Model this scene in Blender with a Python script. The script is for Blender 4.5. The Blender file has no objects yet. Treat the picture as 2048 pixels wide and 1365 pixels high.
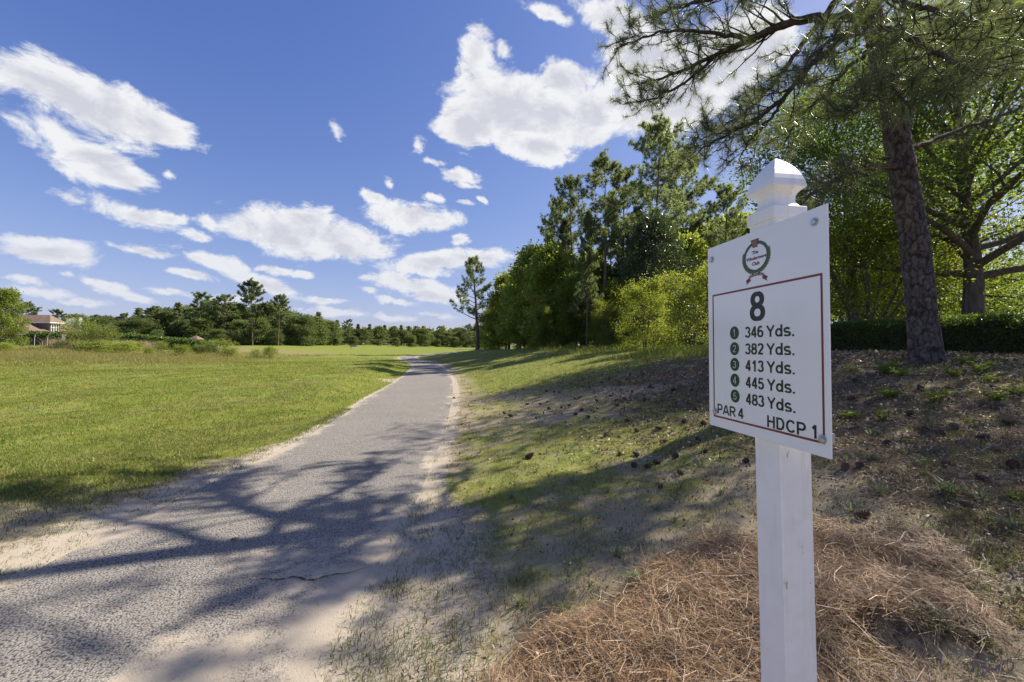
import bpy, math
import numpy as np
from mathutils import Vector, Matrix

R = math.radians
rng = np.random.default_rng(11)
scene = bpy.context.scene
col = scene.collection

# ------------------------------------------------------------------ camera
CAM_Z = 1.55
cam_d = bpy.data.cameras.new('camera')
cam = bpy.data.objects.new('camera', cam_d)
col.objects.link(cam)
cam_d.sensor_width = 36.0
cam_d.lens = 820.0 / 2048 * 36
cam_d.clip_start = 0.05
cam_d.clip_end = 6000
cam.location = (0, 0, CAM_Z)
cam.rotation_euler = (R(90.55), 0, 0)
scene.camera = cam

# ------------------------------------------------------------------ sun
SUN_AZ, SUN_EL = R(67), R(42)
sun_dir = Vector((math.sin(SUN_AZ) * math.cos(SUN_EL), math.cos(SUN_AZ) * math.cos(SUN_EL), math.sin(SUN_EL)))
sun_d = bpy.data.lights.new('sun', 'SUN')
sun = bpy.data.objects.new('sun', sun_d)
col.objects.link(sun)
sun_d.energy = 5.0
sun_d.angle = R(0.5)
sun_d.color = (1.0, 0.93, 0.80)
sun.rotation_euler = sun_dir.to_track_quat('Z', 'Y').to_euler()

# ------------------------------------------------------------------ view
scene.view_settings.view_transform = 'Standard'
scene.view_settings.look = 'None'
scene.view_settings.exposure = 0.80
scene.view_settings.gamma = 1.0
scene.view_settings.use_curve_mapping = False
scene.render.engine = 'CYCLES'
scene.cycles.max_bounces = 8
scene.cycles.diffuse_bounces = 6
scene.cycles.transmission_bounces = 8
scene.cycles.use_denoising = True


# ------------------------------------------------------------------ node helpers
class NT:
    def __init__(s, tree):
        s.t = tree
        s.n = tree.nodes
        s.l = tree.links

    def put(s, sock, v):
        if isinstance(v, bpy.types.NodeSocket):
            s.l.new(v, sock)
        elif v is not None:
            if sock.type == 'RGBA' and not isinstance(v, (int, float)) and len(v) == 3:
                v = (*v, 1)
            sock.default_value = v

    def node(s, typ, ins=None, **kw):
        nd = s.n.new(typ)
        for k, v in kw.items():
            setattr(nd, k, v)
        for k, v in (ins or {}).items():
            s.put(nd.inputs[k], v)
        return nd

    def m(s, op, a, b=None, c=None, clamp=False):
        nd = s.n.new('ShaderNodeMath')
        nd.operation = op
        nd.use_clamp = clamp
        for i, v in enumerate((a, b, c)):
            if v is not None:
                s.put(nd.inputs[i], v)
        return nd.outputs[0]

    def vm(s, op, a, b=None, scale=None):
        nd = s.n.new('ShaderNodeVectorMath')
        nd.operation = op
        s.put(nd.inputs[0], a)
        if b is not None:
            s.put(nd.inputs[1], b)
        if scale is not None:
            s.put(nd.inputs[3], scale)
        return nd.outputs[1] if op in ('LENGTH', 'DOT_PRODUCT', 'DISTANCE') else nd.outputs[0]

    def ss(s, x, a, b, lo=0.0, hi=1.0):
        nd = s.node('ShaderNodeMapRange', interpolation_type='SMOOTHSTEP')
        for i, v in enumerate((x, a, b, lo, hi)):
            s.put(nd.inputs[i], v)
        return nd.outputs[0]

    def noise(s, vec, scale, detail=4, rough=0.55, dist=0.0, lac=2.0):
        nd = s.node('ShaderNodeTexNoise', {'Scale': scale, 'Detail': detail, 'Roughness': rough, 'Distortion': dist, 'Lacunarity': lac})
        if vec is not None:
            s.l.new(vec, nd.inputs['Vector'])
        return nd

    def mix(s, f, a, b, blend='MIX'):
        nd = s.node('ShaderNodeMix', data_type='RGBA', blend_type=blend)
        s.put(nd.inputs[0], f)
        s.put(nd.inputs[6], a)
        s.put(nd.inputs[7], b)
        return nd.outputs[2]


# ------------------------------------------------------------------ world: Nishita sky with cumulus clouds
world = bpy.data.worlds.new('World')
scene.world = world
world.use_nodes = True
world.cycles.sampling_method = 'NONE'
W = NT(world.node_tree)
W.n.clear()
SKY_STRENGTH = 0.10
sky = W.node('ShaderNodeTexSky', sky_type='NISHITA')
sky.sun_disc = False
sky.sun_elevation = SUN_EL
sky.sun_rotation = SUN_AZ
sky.air_density = 1.0
sky.dust_density = 0.6
sky.ozone_density = 2.2
tc = W.node('ShaderNodeTexCoord')
D = W.vm('NORMALIZE', tc.outputs['Generated'])
sep = W.node('ShaderNodeSeparateXYZ', {0: D})
az = W.m('ARCTAN2', sep.outputs[0], sep.outputs[1])
el = W.m('ARCSINE', sep.outputs[2])
P0 = W.node('ShaderNodeCombineXYZ', {0: az, 1: el, 2: 0.0}).outputs[0]

# cumulus: centre, half sizes and tilt on the photograph's grid, then written as azimuth / elevation
CL = [(150, 200, 215, 70, 22, 1.0), (290, 245, 105, 50, 15, 1.0), (60, 150, 90, 40, 30, .6), (205, 335, 112, 40, 22, 1.0),
      (110, 265, 90, 40, 35, .5), (250, 425, 110, 24, 12, .7), (320, 430, 50, 18, 5, .7), (85, 500, 120, 32, 4, .9), (150, 515, 55, 26, 8, .7),
      (610, 470, 180, 48, 6, 1.1), (590, 445, 110, 40, 0, 1.0), (700, 490, 90, 36, 8, 1.0), (825, 435, 105, 33, 5, 1.0), (745, 393, 36, 14, 28, .7),
      (1040, 215, 165, 95, 4, 1.3), (1060, 285, 110, 46, 12, 1.1), (950, 235, 80, 75, 0, 1.2), (950, 110, 36, 55, 10, .7), (1000, 98, 14, 26, -20, .5), (1130, 160, 85, 50, 0, 1.1),
      (1350, 190, 180, 90, -22, 1.4), (1450, 120, 150, 90, -20, 1.3), (1230, 30, 85, 50, 15, 1.0), (1290, 110, 120, 70, -10, 1.1),
      (895, 522, 135, 26, -7, 1.0), (850, 540, 85, 20, 8, .9), (960, 515, 70, 20, 0, .9), (820, 572, 85, 22, 8, .8), (860, 590, 70, 16, 6, .7),
      (410, 520, 90, 17, 14, .7), (295, 498, 75, 13, 12, .7), (460, 530, 50, 22, 20, .7), (540, 570, 75, 20, 22, .8), (500, 560, 60, 14, 12, .6),
      (838, 285, 22, 22, 10, .6), (862, 320, 34, 12, 5, .6), (920, 350, 42, 18, 8, .7), (935, 370, 30, 8, 5, .5), (772, 362, 10, 18, -35, .5),
      (215, 572, 70, 11, 14, .5), (70, 585, 80, 12, 5, .5), (275, 598, 75, 12, 12, .6), (120, 550, 30, 8, 18, .4),
      (690, 628, 95, 10, 6, .6), (770, 637, 60, 8, 2, .5), (388, 552, 50, 12, 10, .7), (545, 537, 40, 10, 6, .6), (612, 546, 28, 8, 4, .6),
      (925, 483, 26, 11, 5, .7), (925, 409, 22, 8, 10, .6), (962, 401, 14, 8, 20, .6), (868, 396, 24, 10, 0, .5), (730, 583, 20, 7, 10, .5), (1010, 578, 18, 22, 0, .6), (30, 560, 60, 12, 8, .6), (160, 605, 60, 9, 6, .6), (350, 590, 60, 10, 10, .6), (480, 600, 70, 9, 6, .5), (640, 600, 50, 8, 4, .6), (560, 625, 60, 8, 3, .5), (880, 630, 50, 8, 2, .5), (740, 560, 30, 8, 6, .5), (1500, 90, 120, 80, -20, 1.3), (1180, 230, 90, 70, -15, 1.1), (160, 400, 40, 10, 15, .4), (1100, 20, 50, 14, 20, .5), (960, 60, 26, 18, 20, .5), (380, 470, 40, 14, 20, .5),
      (800, 605, 40, 9, 3, .6), (1960, 585, 50, 12, 0, .6), (680, 270, 10, 22, -25, .3), (400, 440, 40, 20, 15, .6), (450, 440, 18, 8, 0, .4), (345, 345, 12, 8, 0, .3)]


def pix_dir(px, py):
    x, z = (px - 1024) / 820, (690 - py) / 820
    return np.array([math.atan(x), math.atan(z / math.hypot(1, x))])


BL = []
for cx, cy, rx, ry, rot, k in CL:
    c = pix_dir(cx, cy)
    a = R(rot)
    e1 = pix_dir(cx + rx * math.cos(a), cy + rx * math.sin(a)) - c
    e2 = pix_dir(cx + ry * math.sin(a), cy - ry * math.cos(a)) - c
    BL.append((c[0], c[1], math.hypot(*e1), math.hypot(*e2), math.atan2(e1[1], e1[0]), k))
crng = np.random.default_rng(5)
for i in range(15):                                    # the same sky goes on all round
    a = crng.uniform(R(58), R(302))
    a = a - 2 * math.pi if a > math.pi else a
    e = R(crng.choice([6, 10, 16, 24, 36, 50]) + crng.uniform(-3, 3))
    s = (.05 + .22 * e) * crng.uniform(.7, 1.3)
    BL.append((a, e, s, s * .38, crng.uniform(-.3, .3), crng.uniform(.7, 1.2)))


def cloud_density(P, Dv, prev=0.0):
    w = W.noise(Dv, 9.0, 5, .6)
    wv = W.vm('SUBTRACT', w.outputs['Color'], (.5, .5, .5))
    wv = W.vm('MULTIPLY', wv, (.075, .042, 0))
    sp = W.node('ShaderNodeSeparateXYZ', {0: W.vm('ADD', P, wv)})
    d = prev
    for n_, (a, e, sx, sy, rot, k) in enumerate(BL):
        # z carries the running value so that the blobs are worked through one after another; its huge scale keeps it out of the length
        cv = W.node('ShaderNodeCombineXYZ', {0: sp.outputs[0], 1: sp.outputs[1], 2: d}).outputs[0]
        mp = W.node('ShaderNodeMapping', {0: cv}, vector_type='TEXTURE')
        mp.inputs['Location'].default_value = (a, e, 0)
        mp.inputs['Rotation'].default_value = (0, 0, rot)
        mp.inputs['Scale'].default_value = (sx, sy, 1e9)
        v = W.m('MULTIPLY_ADD', W.vm('LENGTH', mp.outputs[0]), -k, k)
        d = v if n_ == 0 else W.m('SMOOTH_MAX', d, v, .12)
    return d


base_d = cloud_density(P0, D)
Dn = W.vm('MULTIPLY', D, (1, 1, 1.7))
f_a = W.noise(Dn, 12.0, 11, .665, .35).outputs['Fac']
f_b = W.noise(W.vm('ADD', Dn, (.016, .012, .030)), 12.0, 6, .62, .35).outputs['Fac']
den = W.m('MULTIPLY_ADD', W.m('SUBTRACT', f_a, .445), 2.0, base_d)
alpha = W.ss(den, .03, .48)
core = W.ss(W.m('MULTIPLY_ADD', W.m('SUBTRACT', f_b, .5), 1.0, base_d), .10, 1.05)
thick = W.m('ADD', W.m('MULTIPLY', core, .88), W.m('MULTIPLY', W.m('SUBTRACT', f_b, f_a), 2.6), clamp=True)
low = W.ss(el, .0, .35)
c_hi = W.mix(low, (4.4, 4.55, 4.95), (5.2, 5.25, 5.35))
c_lo = W.mix(low, (3.6, 3.75, 4.2), (3.75, 3.85, 4.25))
c_cloud = W.mix(thick, c_hi, c_lo)
alpha = W.m('MULTIPLY', alpha, W.ss(el, -.01, .12, .55, .97))
# film response of the clear sky, the same curve everywhere
sc_ = W.node('ShaderNodeSeparateColor', {0: sky.outputs[0]})
chan = []
for k, (A, p, B) in enumerate(((2.05, 1.53, 2.5), (1.56, 1.40, 1.6), (1.60, 1.0, .96))):
    c_ = W.m('POWER', W.m('MULTIPLY', sc_.outputs[k], .161), p)
    chan.append(W.m('DIVIDE', W.m('MULTIPLY', c_, A * 5.75), W.m('MULTIPLY_ADD', c_, B, 1.0)))
skyc = W.node('ShaderNodeCombineColor', {0: chan[0], 1: chan[1], 2: chan[2]}).outputs[0]
bg = W.node('ShaderNodeBackground', {'Color': W.mix(alpha, skyc, c_cloud), 'Strength': SKY_STRENGTH})
wo = W.node('ShaderNodeOutputWorld', {0: bg.outputs[0]})


# ------------------------------------------------------------------ numeric helpers
def ss(a, b, x):
    t = np.clip((np.asarray(x, float) - a) / (b - a), 0, 1)
    return t * t * (3 - 2 * t)


def _hash(ix, iy, seed):
    h = (ix.astype(np.int64) * 374761393 + iy.astype(np.int64) * 668265263 + seed * 974634777) & 0xffffffff
    h = ((h ^ (h >> 13)) * 1274126177) & 0xffffffff
    h = (h ^ (h >> 16)) & 0xffff
    return h / 65535.0


def vnoise(x, y, seed=0):
    x, y = np.asarray(x, float), np.asarray(y, float)
    ix, iy = np.floor(x), np.floor(y)
    fx, fy = x - ix, y - iy
    fx, fy = fx * fx * (3 - 2 * fx), fy * fy * (3 - 2 * fy)
    a, b = _hash(ix, iy, seed), _hash(ix + 1, iy, seed)
    c, d = _hash(ix, iy + 1, seed), _hash(ix + 1, iy + 1, seed)
    return (a * (1 - fx) + b * fx) * (1 - fy) + (c * (1 - fx) + d * fx) * fy


def fbm(x, y, s=1.0, o=4, seed=0):
    x, y = np.asarray(x, float) * s, np.asarray(y, float) * s
    v, a, t = 0, 1.0, 0
    for i in range(o):
        v = v + a * vnoise(x, y, seed + i * 17)
        t += a
        a *= .5
        x, y = x * 2.03 + 11.3, y * 2.03 + 5.7
    return v / t


PY = [-30, 0, 2.1, 3.1, 4.1, 6, 8, 11.8, 16.2, 22, 27, 31.8, 38, 45, 52, 58, 70, 85, 110, 150]
PX = [-2.0, -2.0, -2.03, -2.1, -2.16, -2.26, -2.43, -2.97, -3.49, -4.55, -5.5, -6.7, -8.7, -11.3, -13.4, -13.9, -13.4, -12.6, -9, -6]


def _smooth_path():
    y = np.linspace(-30, 150, 721)
    x = np.interp(y, PY, PX)
    k = np.ones(13) / 13
    for _ in range(2):
        xp = np.pad(x, 6, mode='edge')
        x = np.convolve(xp, k, 'valid')
    return y, x


_py, _px = _smooth_path()


def xc(y):
    return np.interp(y, _py, _px)


def hw(y):
    return np.interp(y, [0, 4, 8, 12, 20, 32, 60], [1.2, 1.22, 1.2, 1.27, 1.15, 1.0, 1.1])


def terrain(x, y, detail=True):
    x, y = np.asarray(x, float), np.asarray(y, float)
    c, h = xc(y), hw(y)
    dr = x - c - h
    dl = c - h - x
    t = np.clip(dr / 8.3, 0, 1)
    bank = 1.24 * (.62 * t + .38 * (t * t * (3 - 2 * t)))
    bank = bank + .12 * ss(2, 5, dr) * ss(2.5, 6, y) * (1 - ss(9, 18, y))
    z = bank * (1 - .38 * ss(25, 70, y)) * (1 - ss(75, 130, y))
    z = z + .26 * ss(.2, 2.2, dl) * ss(9, 15, y) * (1 - ss(27, 38, y))
    z = z + .06 * ss(.3, 2.0, dl)
    z = z + 1.35 * ss(12, 48, dl) * ss(24, 56, y)
    z = z + .5 * ss(90, 170, y)
    out = ss(-.15, .9, np.maximum(dr, dl))
    if detail:
        z = z + out * ((fbm(x, y, .9, 4, 3) - .5) * .13 + (fbm(x, y, .12, 3, 9) - .5) * .35 * ss(4, 20, np.maximum(dr, dl)))
        z = z + out * (fbm(x, y, 5, 3, 21) - .5) * .035 * ss(0, 2, dr) * (1 - ss(10, 20, y))
        # straw mound round the sign post
        z = z + .10 * straw_mask(x, y) * (0.5 + fbm(x, y, 2.3, 3, 40))
    inside = ss(.12, -.10, -np.minimum(-dr, -dl) * 1.0) if False else ss(0.0, .22, np.minimum(-dr, -dl))
    z = z - .028 * inside
    return z


def straw_mask(x, y):
    u = (x - 1.05) * .86 + (y - 1.75) * .5
    v = -(x - 1.05) * .5 + (y - 1.75) * .86
    d = np.sqrt((u / 1.45) ** 2 + (v / .80) ** 2) + (fbm(x, y, 1.8, 4, 33) - .5) * .75
    hole = ss(.50, .62, fbm(x, y, 1.5, 4, 36)) * ss(.9, 1.7, x) * .8
    return (1 - ss(.72, 1.02, d)) * (1 - hole)


def at(px, Y):
    return (px - 1024) / 820.0 * Y


def p3(px, py, Y):
    return np.array([at(px, Y), Y, CAM_Z - (py - 690) / 820.0 * Y])


_Yr = np.concatenate([np.arange(.8, 14, .02), np.arange(14, 60, .1), np.arange(60, 260, .5)])


def ground_at(px, py):
    x = (px - 1024) / 820 * _Yr
    z = CAM_Z - (py - 690) / 820 * _Yr
    g = terrain(x, _Yr)
    i = int(np.argmax(z < g)) if np.any(z < g) else len(_Yr) - 1
    return np.array([x[i], _Yr[i], g[i]])


# ------------------------------------------------------------------ object helpers
def link(o, parent=None):
    col.objects.link(o)
    if parent is not None:
        o.parent = parent
    return o


def tag(o, label=None, cat=None, group=None, kind=None):
    if label:
        o['label'] = label
    if cat:
        o['category'] = cat
    if group:
        o['group'] = group
    if kind:
        o['kind'] = kind
    return o


def thing(name, label, cat, loc=(0, 0, 0), rotz=0.0, group=None):
    o = bpy.data.objects.new(name, None)
    o.empty_display_size = .2
    link(o)
    o.location = [float(v) for v in loc]
    o.rotation_euler = (0, 0, rotz)
    return tag(o, label, cat, group)


def npmesh(name, V, faces, mat, parent=None, colr=None, smooth=False, attr='Col'):
    V = np.asarray(V, np.float32)
    me = bpy.data.meshes.new(name)
    faces = [np.asarray(f, np.int32) for f in faces if len(f)]
    nf = sum(len(f) for f in faces)
    loops = np.concatenate([f.ravel() for f in faces])
    sizes = np.concatenate([np.full(len(f), f.shape[1], np.int32) for f in faces])
    me.vertices.add(len(V))
    me.vertices.foreach_set('co', V.ravel())
    me.loops.add(len(loops))
    me.loops.foreach_set('vertex_index', loops)
    me.polygons.add(nf)
    st = np.zeros(nf, np.int32)
    st[1:] = np.cumsum(sizes)[:-1]
    me.polygons.foreach_set('loop_start', st)
    me.polygons.foreach_set('use_smooth', np.full(nf, smooth))
    if colr is not None:
        colr = np.asarray(colr, np.float32)
        if colr.shape[1] == 3:
            colr = np.concatenate([colr, np.ones((len(colr), 1), np.float32)], 1)
        at_ = me.attributes.new(attr, 'FLOAT_COLOR', 'POINT')
        at_.data.foreach_set('color', colr.ravel())
    me.update(calc_edges=True)
    if mat is not None:
        me.materials.append(mat)
    o = bpy.data.objects.new(name, me)
    return link(o, parent)


class Geo:
    """collects tubes, boxes and loose faces for ONE mesh"""

    def __init__(s):
        s.V, s.Q, s.T, s.C, s.n = [], [], [], [], 0

    def add(s, V, quads=None, tris=None, c=(1, 1, 1)):
        V = np.asarray(V, float)
        if quads is not None and len(quads):
            s.Q.append(np.asarray(quads) + s.n)
        if tris is not None and len(tris):
            s.T.append(np.asarray(tris) + s.n)
        s.V.append(V)
        c = np.asarray(c, float)
        s.C.append(np.broadcast_to(c, (len(V), 3)) if c.ndim == 1 else c)
        s.n += len(V)

    def tube(s, P, rad, k=6, c=(1, 1, 1), cap=True):
        P = np.asarray(P, float)
        rad = np.broadcast_to(np.asarray(rad, float), (len(P),))
        T = np.gradient(P, axis=0)
        T /= np.linalg.norm(T, axis=1, keepdims=True) + 1e-9
        up = np.array([0, 0, 1.0]) if abs(T[0][2]) < .85 else np.array([1.0, 0, 0])
        A = np.cross(T, up)
        A /= np.linalg.norm(A, axis=1, keepdims=True) + 1e-9
        B = np.cross(T, A)
        th = np.arange(k) / k * 2 * np.pi
        ring = np.cos(th)[None, :, None] * A[:, None] + np.sin(th)[None, :, None] * B[:, None]
        V = (P[:, None] + ring * rad[:, None, None]).reshape(-1, 3)
        i = np.arange(len(P) - 1)[:, None] * k
        j = np.arange(k)[None]
        q = np.stack([i + j, i + (j + 1) % k, i + k + (j + 1) % k, i + k + j], -1).reshape(-1, 4)
        s.add(V, q, None, c)
        if cap:
            n = len(P)
            s.add(np.concatenate([V[:k], P[:1]]), None, [(a, k, (a + 1) % k) for a in range(k)], c)
            s.add(np.concatenate([V[-k:], P[-1:]]), None, [(a, (a + 1) % k, k) for a in range(k)], c)

    def box(s, lo, hi, c=(1, 1, 1), M=None):
        (a, b, d), (e, f, g) = lo, hi
        V = np.array([(a, b, d), (e, b, d), (e, f, d), (a, f, d), (a, b, g), (e, b, g), (e, f, g), (a, f, g)], float)
        if M is not None:
            V = V @ np.array(M.to_3x3()).T + np.array(M.translation)
        s.add(V, [(0, 3, 2, 1), (4, 5, 6, 7), (0, 1, 5, 4), (1, 2, 6, 5), (2, 3, 7, 6), (3, 0, 4, 7)], None, c)

    def build(s, name, mat, parent=None, smooth=False):
        return npmesh(name, np.concatenate(s.V), [np.concatenate(f) for f in (s.Q, s.T) if f], mat, parent, np.concatenate(s.C), smooth)


def unit(v):
    return v / (np.linalg.norm(v, axis=-1, keepdims=True) + 1e-9)


def leaf_geo(g, C, axis, size, wid=.5, rg=rng, spread=1.0, tone=(.7, 1.3)):
    """diamond leaves at points C"""
    n = len(C)
    d = unit(axis + rg.normal(0, spread, (n, 3)))
    sd = unit(np.cross(d, unit(rg.normal(0, 1, (n, 3)) + np.array([0, 0, 1.2]))))
    L = (np.asarray(size) * rg.uniform(.7, 1.25, n))[:, None]
    nrm = np.cross(sd, d)
    a = C
    b = C + d * L * .5 + sd * L * wid * .5 + nrm * L * .08
    c = C + d * L
    e = C + d * L * .5 - sd * L * wid * .5 + nrm * L * .08
    V = np.stack([a, b, c, e], 1).reshape(-1, 3)
    q = np.arange(n * 4).reshape(-1, 4)
    t = rg.uniform(*tone, n)
    hue = rg.uniform(-.12, .16, n)
    cc = np.stack([t * (1 + hue), t, t * (1 - hue * .5)], 1)
    g.add(V, q, None, np.repeat(cc, 4, 0))


def needle_geo(g, P, Dv, k, length, width, rg=rng, fwd=.75, droop=.15, back=.08, tone=(.65, 1.35)):
    """k thin needles bursting from each tuft P along Dv"""
    n = len(P) * k
    p = np.repeat(P, k, 0)
    d0 = np.repeat(unit(Dv), k, 0)
    p = p - d0 * rg.uniform(0, back, (n, 1))
    d = unit(d0 * fwd + unit(rg.normal(0, 1, (n, 3))) + np.array([0, 0, -droop]))
    L = length * rg.uniform(.7, 1.15, (n, 1))
    sd = unit(np.cross(d, rg.normal(0, 1, (n, 3)))) * width * .5
    tip = p + d * L - np.array([0, 0, 1]) * L * droop * .6
    V = np.stack([p - sd, p + sd, tip], 1).reshape(-1, 3)
    t = rg.uniform(*tone, n)
    h = rg.uniform(-.1, .15, n)
    cc = np.stack([t * (1 + h), t, t], 1)
    g.add(V, None, np.arange(n * 3).reshape(-1, 3), np.repeat(cc, 3, 0))


# ------------------------------------------------------------------ materials
def new_mat(name):
    m = bpy.data.materials.new(name)
    m.use_nodes = True
    t = NT(m.node_tree)
    t.n.clear()
    out = t.node('ShaderNodeOutputMaterial')
    return m, t, out


def plain(name, color, rough=.6, bump=0.0, bscale=40, var=.15, nscale=8, metal=0.0, spec=.4, coat=0.0):
    m, t, out = new_mat(name)
    co = t.node('ShaderNodeTexCoord').outputs['Object']
    n = t.noise(co, nscale, 6, .6)
    c = t.mix(n.outputs['Fac'], tuple(v * (1 - var) for v in color), tuple(min(1, v * (1 + var)) for v in color))
    b = t.node('ShaderNodeBsdfPrincipled', {'Base Color': c, 'Roughness': rough, 'Metallic': metal, 'Specular IOR Level': spec, 'Coat Weight': coat})
    if bump:
        nb = t.noise(co, bscale, 5, .6)
        bp = t.node('ShaderNodeBump', {'Strength': bump, 'Distance': .01, 'Height': nb.outputs['Fac']})
        t.l.new(bp.outputs[0], b.inputs['Normal'])
    t.l.new(b.outputs[0], out.inputs[0])
    return m


def leafy(name, color, trans, tmix=.45, gloss=.25, rough=.45, objvar=.0):
    m, t, out = new_mat(name)
    a = t.node('ShaderNodeAttribute', attribute_name='Col')
    oi = t.node('ShaderNodeObjectInfo')
    v = t.m('MULTIPLY_ADD', oi.outputs['Random'], 2 * objvar, 1 - objvar)
    col_ = t.mix(1.0, color, a.outputs['Color'], 'MULTIPLY')
    col_ = t.vm('SCALE', col_, scale=v)
    tr_ = t.mix(1.0, trans, a.outputs['Color'], 'MULTIPLY')
    tr_ = t.vm('SCALE', tr_, scale=v)
    b = t.node('ShaderNodeBsdfPrincipled', {'Base Color': col_, 'Roughness': rough, 'Specular IOR Level': gloss})
    tl = t.node('ShaderNodeBsdfTranslucent', {'Color': tr_})
    mx = t.node('ShaderNodeMixShader', {0: tmix, 1: b.outputs[0], 2: tl.outputs[0]})
    t.l.new(mx.outputs[0], out.inputs[0])
    return m


def bark(name, c1, c2, scale=9, stretch=.25):
    m, t, out = new_mat(name)
    co = t.node('ShaderNodeTexCoord').outputs['Object']
    v = t.vm('MULTIPLY', co, (1, 1, stretch))
    n = t.noise(v, scale, 7, .7, .4)
    n2 = t.noise(co, 2.1, 4, .6)
    f = t.ss(n.outputs['Fac'], .38, .62)
    c = t.mix(f, c1, c2)
    c = t.mix(t.m('MULTIPLY', n2.outputs['Fac'], .5), c, tuple(v * 1.25 for v in c2))
    bp = t.node('ShaderNodeBump', {'Strength': .9, 'Distance': .03, 'Height': n.outputs['Fac']})
    b = t.node('ShaderNodeBsdfPrincipled', {'Base Color': c, 'Roughness': .9, 'Specular IOR Level': .15, 'Normal': bp.outputs[0]})
    t.l.new(b.outputs[0], out.inputs[0])
    return m


M_leaf_oak = leafy('oak_leaf', (.062, .105, .026), (.26, .36, .045), .5, .35, objvar=.1)
M_leaf_lime = leafy('lime_leaf', (.09, .13, .026), (.42, .48, .05), .52, .3, objvar=.12)
M_leaf_mid = leafy('mid_leaf', (.12, .17, .045), (.46, .54, .08), .55, .3, objvar=.22)
M_leaf_dark = leafy('dark_leaf', (.035, .058, .024), (.09, .13, .03), .3, .6, .3, objvar=.1)
M_leaf_bush = leafy('bush_leaf', (.19, .25, .035), (.50, .58, .07), .45, .3, objvar=.2)
M_needle = leafy('pine_needle', (.10, .125, .062), (.26, .31, .09), .40, .65, .36, objvar=.1)
M_needle_far = leafy('far_pine_needle', (.115, .15, .072), (.32, .39, .13), .48, .35, .5, objvar=.22)
M_hedge = leafy('hedge_leaf', (.06, .105, .026), (.22, .32, .045), .45, .5, .35)
M_grass = leafy('grass_blade', (1, 1, 1), (1.25, 1.3, .9), .4, .2, .5)
M_straw = leafy('straw_needle', (1, 1, 1), (1, .9, .7), .15, .35, .45)
M_bark_pine = bark('pine_bark', (.035, .027, .025), (.15, .105, .085), 11, .35)
M_bark_far = bark('far_pine_bark', (.06, .045, .038), (.19, .14, .115), 9, .2)
M_bark_oak = bark('oak_bark', (.05, .045, .038), (.15, .13, .11), 16, .18)
M_twig = bark('twig_bark', (.04, .032, .028), (.11, .085, .07), 25, .3)


def sand_colour(t, n2, n3, n4):
    c = t.mix(n2, (.36, .30, .225), (.49, .42, .325))
    c = t.mix(t.m('MULTIPLY', t.ss(n3, .55, .75), .45), c, (.27, .225, .17))
    return t.mix(t.ss(n4, .60, .74), c, (.17, .135, .10))


M_leaf_far = leafy('far_leaf', (.09, .125, .05), (.25, .31, .07), .45, .3, objvar=.2)


def ground_material():
    m, t, out = new_mat('ground_soil_and_turf')
    a = t.node('ShaderNodeAttribute', attribute_name='Col')
    s = t.node('ShaderNodeSeparateColor', {0: a.outputs['Color']})
    grass, litter, sand = s.outputs[0], s.outputs[1], s.outputs[2]
    dry = a.outputs['Alpha']
    co = t.node('ShaderNodeTexCoord').outputs['Object']
    n1 = t.noise(co, .55, 6, .62)
    n2 = t.noise(co, 3.2, 6, .65)
    n3 = t.noise(co, 17, 5, .7)
    n4 = t.noise(co, 90, 4, .7)
    n5 = t.noise(t.vm('MULTIPLY', co, (1, 1, .2)), 260, 2, .6)
    c_sand = sand_colour(t, n2.outputs['Fac'], n3.outputs['Fac'], n4.outputs['Fac'])
    # turf seen from a distance: green with yellow and straw patches
    c_g = t.mix(t.ss(n2.outputs['Fac'], .35, .68), (.14, .18, .024), (.235, .235, .05))
    c_g = t.mix(t.ss(n1.outputs['Fac'], .42, .66), c_g, (.15, .21, .025))
    c_g = t.mix(t.m('MULTIPLY', t.ss(n3.outputs['Fac'], .48, .72), .65), c_g, (.30, .25, .11))
    c_dry = t.mix(n2.outputs['Fac'], (.18, .16, .055), (.29, .235, .115))
    c_g = t.mix(t.m('MULTIPLY', dry, t.ss(n1.outputs['Fac'], .3, .6, .5, 1.0)), c_g, c_dry)
    c_l = t.mix(t.ss(n3.outputs['Fac'], .35, .65), (.085, .060, .042), (.20, .145, .092))
    c_l = t.mix(t.ss(n4.outputs['Fac'], .56, .70), c_l, (.27, .205, .135))
    nn = t.m('MULTIPLY_ADD', n3.outputs['Fac'], .55, t.m('MULTIPLY', n2.outputs['Fac'], .45))
    f_g = t.ss(t.m('ADD', grass, t.m('MULTIPLY_ADD', nn, 1.5, -.75)), .38, .62)
    f_l = t.ss(t.m('ADD', litter, t.m('MULTIPLY_ADD', nn, -1.5, .75)), .40, .62)
    f_s = t.ss(t.m('ADD', sand, t.m('MULTIPLY_ADD', n3.outputs['Fac'], 1.2, -.6)), .40, .62)
    soil = t.mix(n3.outputs['Fac'], (.24, .19, .115), (.39, .325, .225))
    c = t.mix(f_l, soil, c_l)
    c = t.mix(f_g, c, c_g)
    c = t.mix(t.m('MULTIPLY', t.ss(n5.outputs['Fac'], .5, .75), .35), c, (.10, .085, .05))
    c = t.mix(f_s, c, c_sand)
    h = t.m('MULTIPLY_ADD', n4.outputs['Fac'], .4, n3.outputs['Fac'])
    bp = t.node('ShaderNodeBump', {'Strength': .7, 'Distance': .012, 'Height': h})
    b = t.node('ShaderNodeBsdfPrincipled', {'Base Color': c, 'Roughness': .95, 'Specular IOR Level': .1, 'Normal': bp.outputs[0]})
    t.l.new(b.outputs[0], out.inputs[0])
    return m


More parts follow.
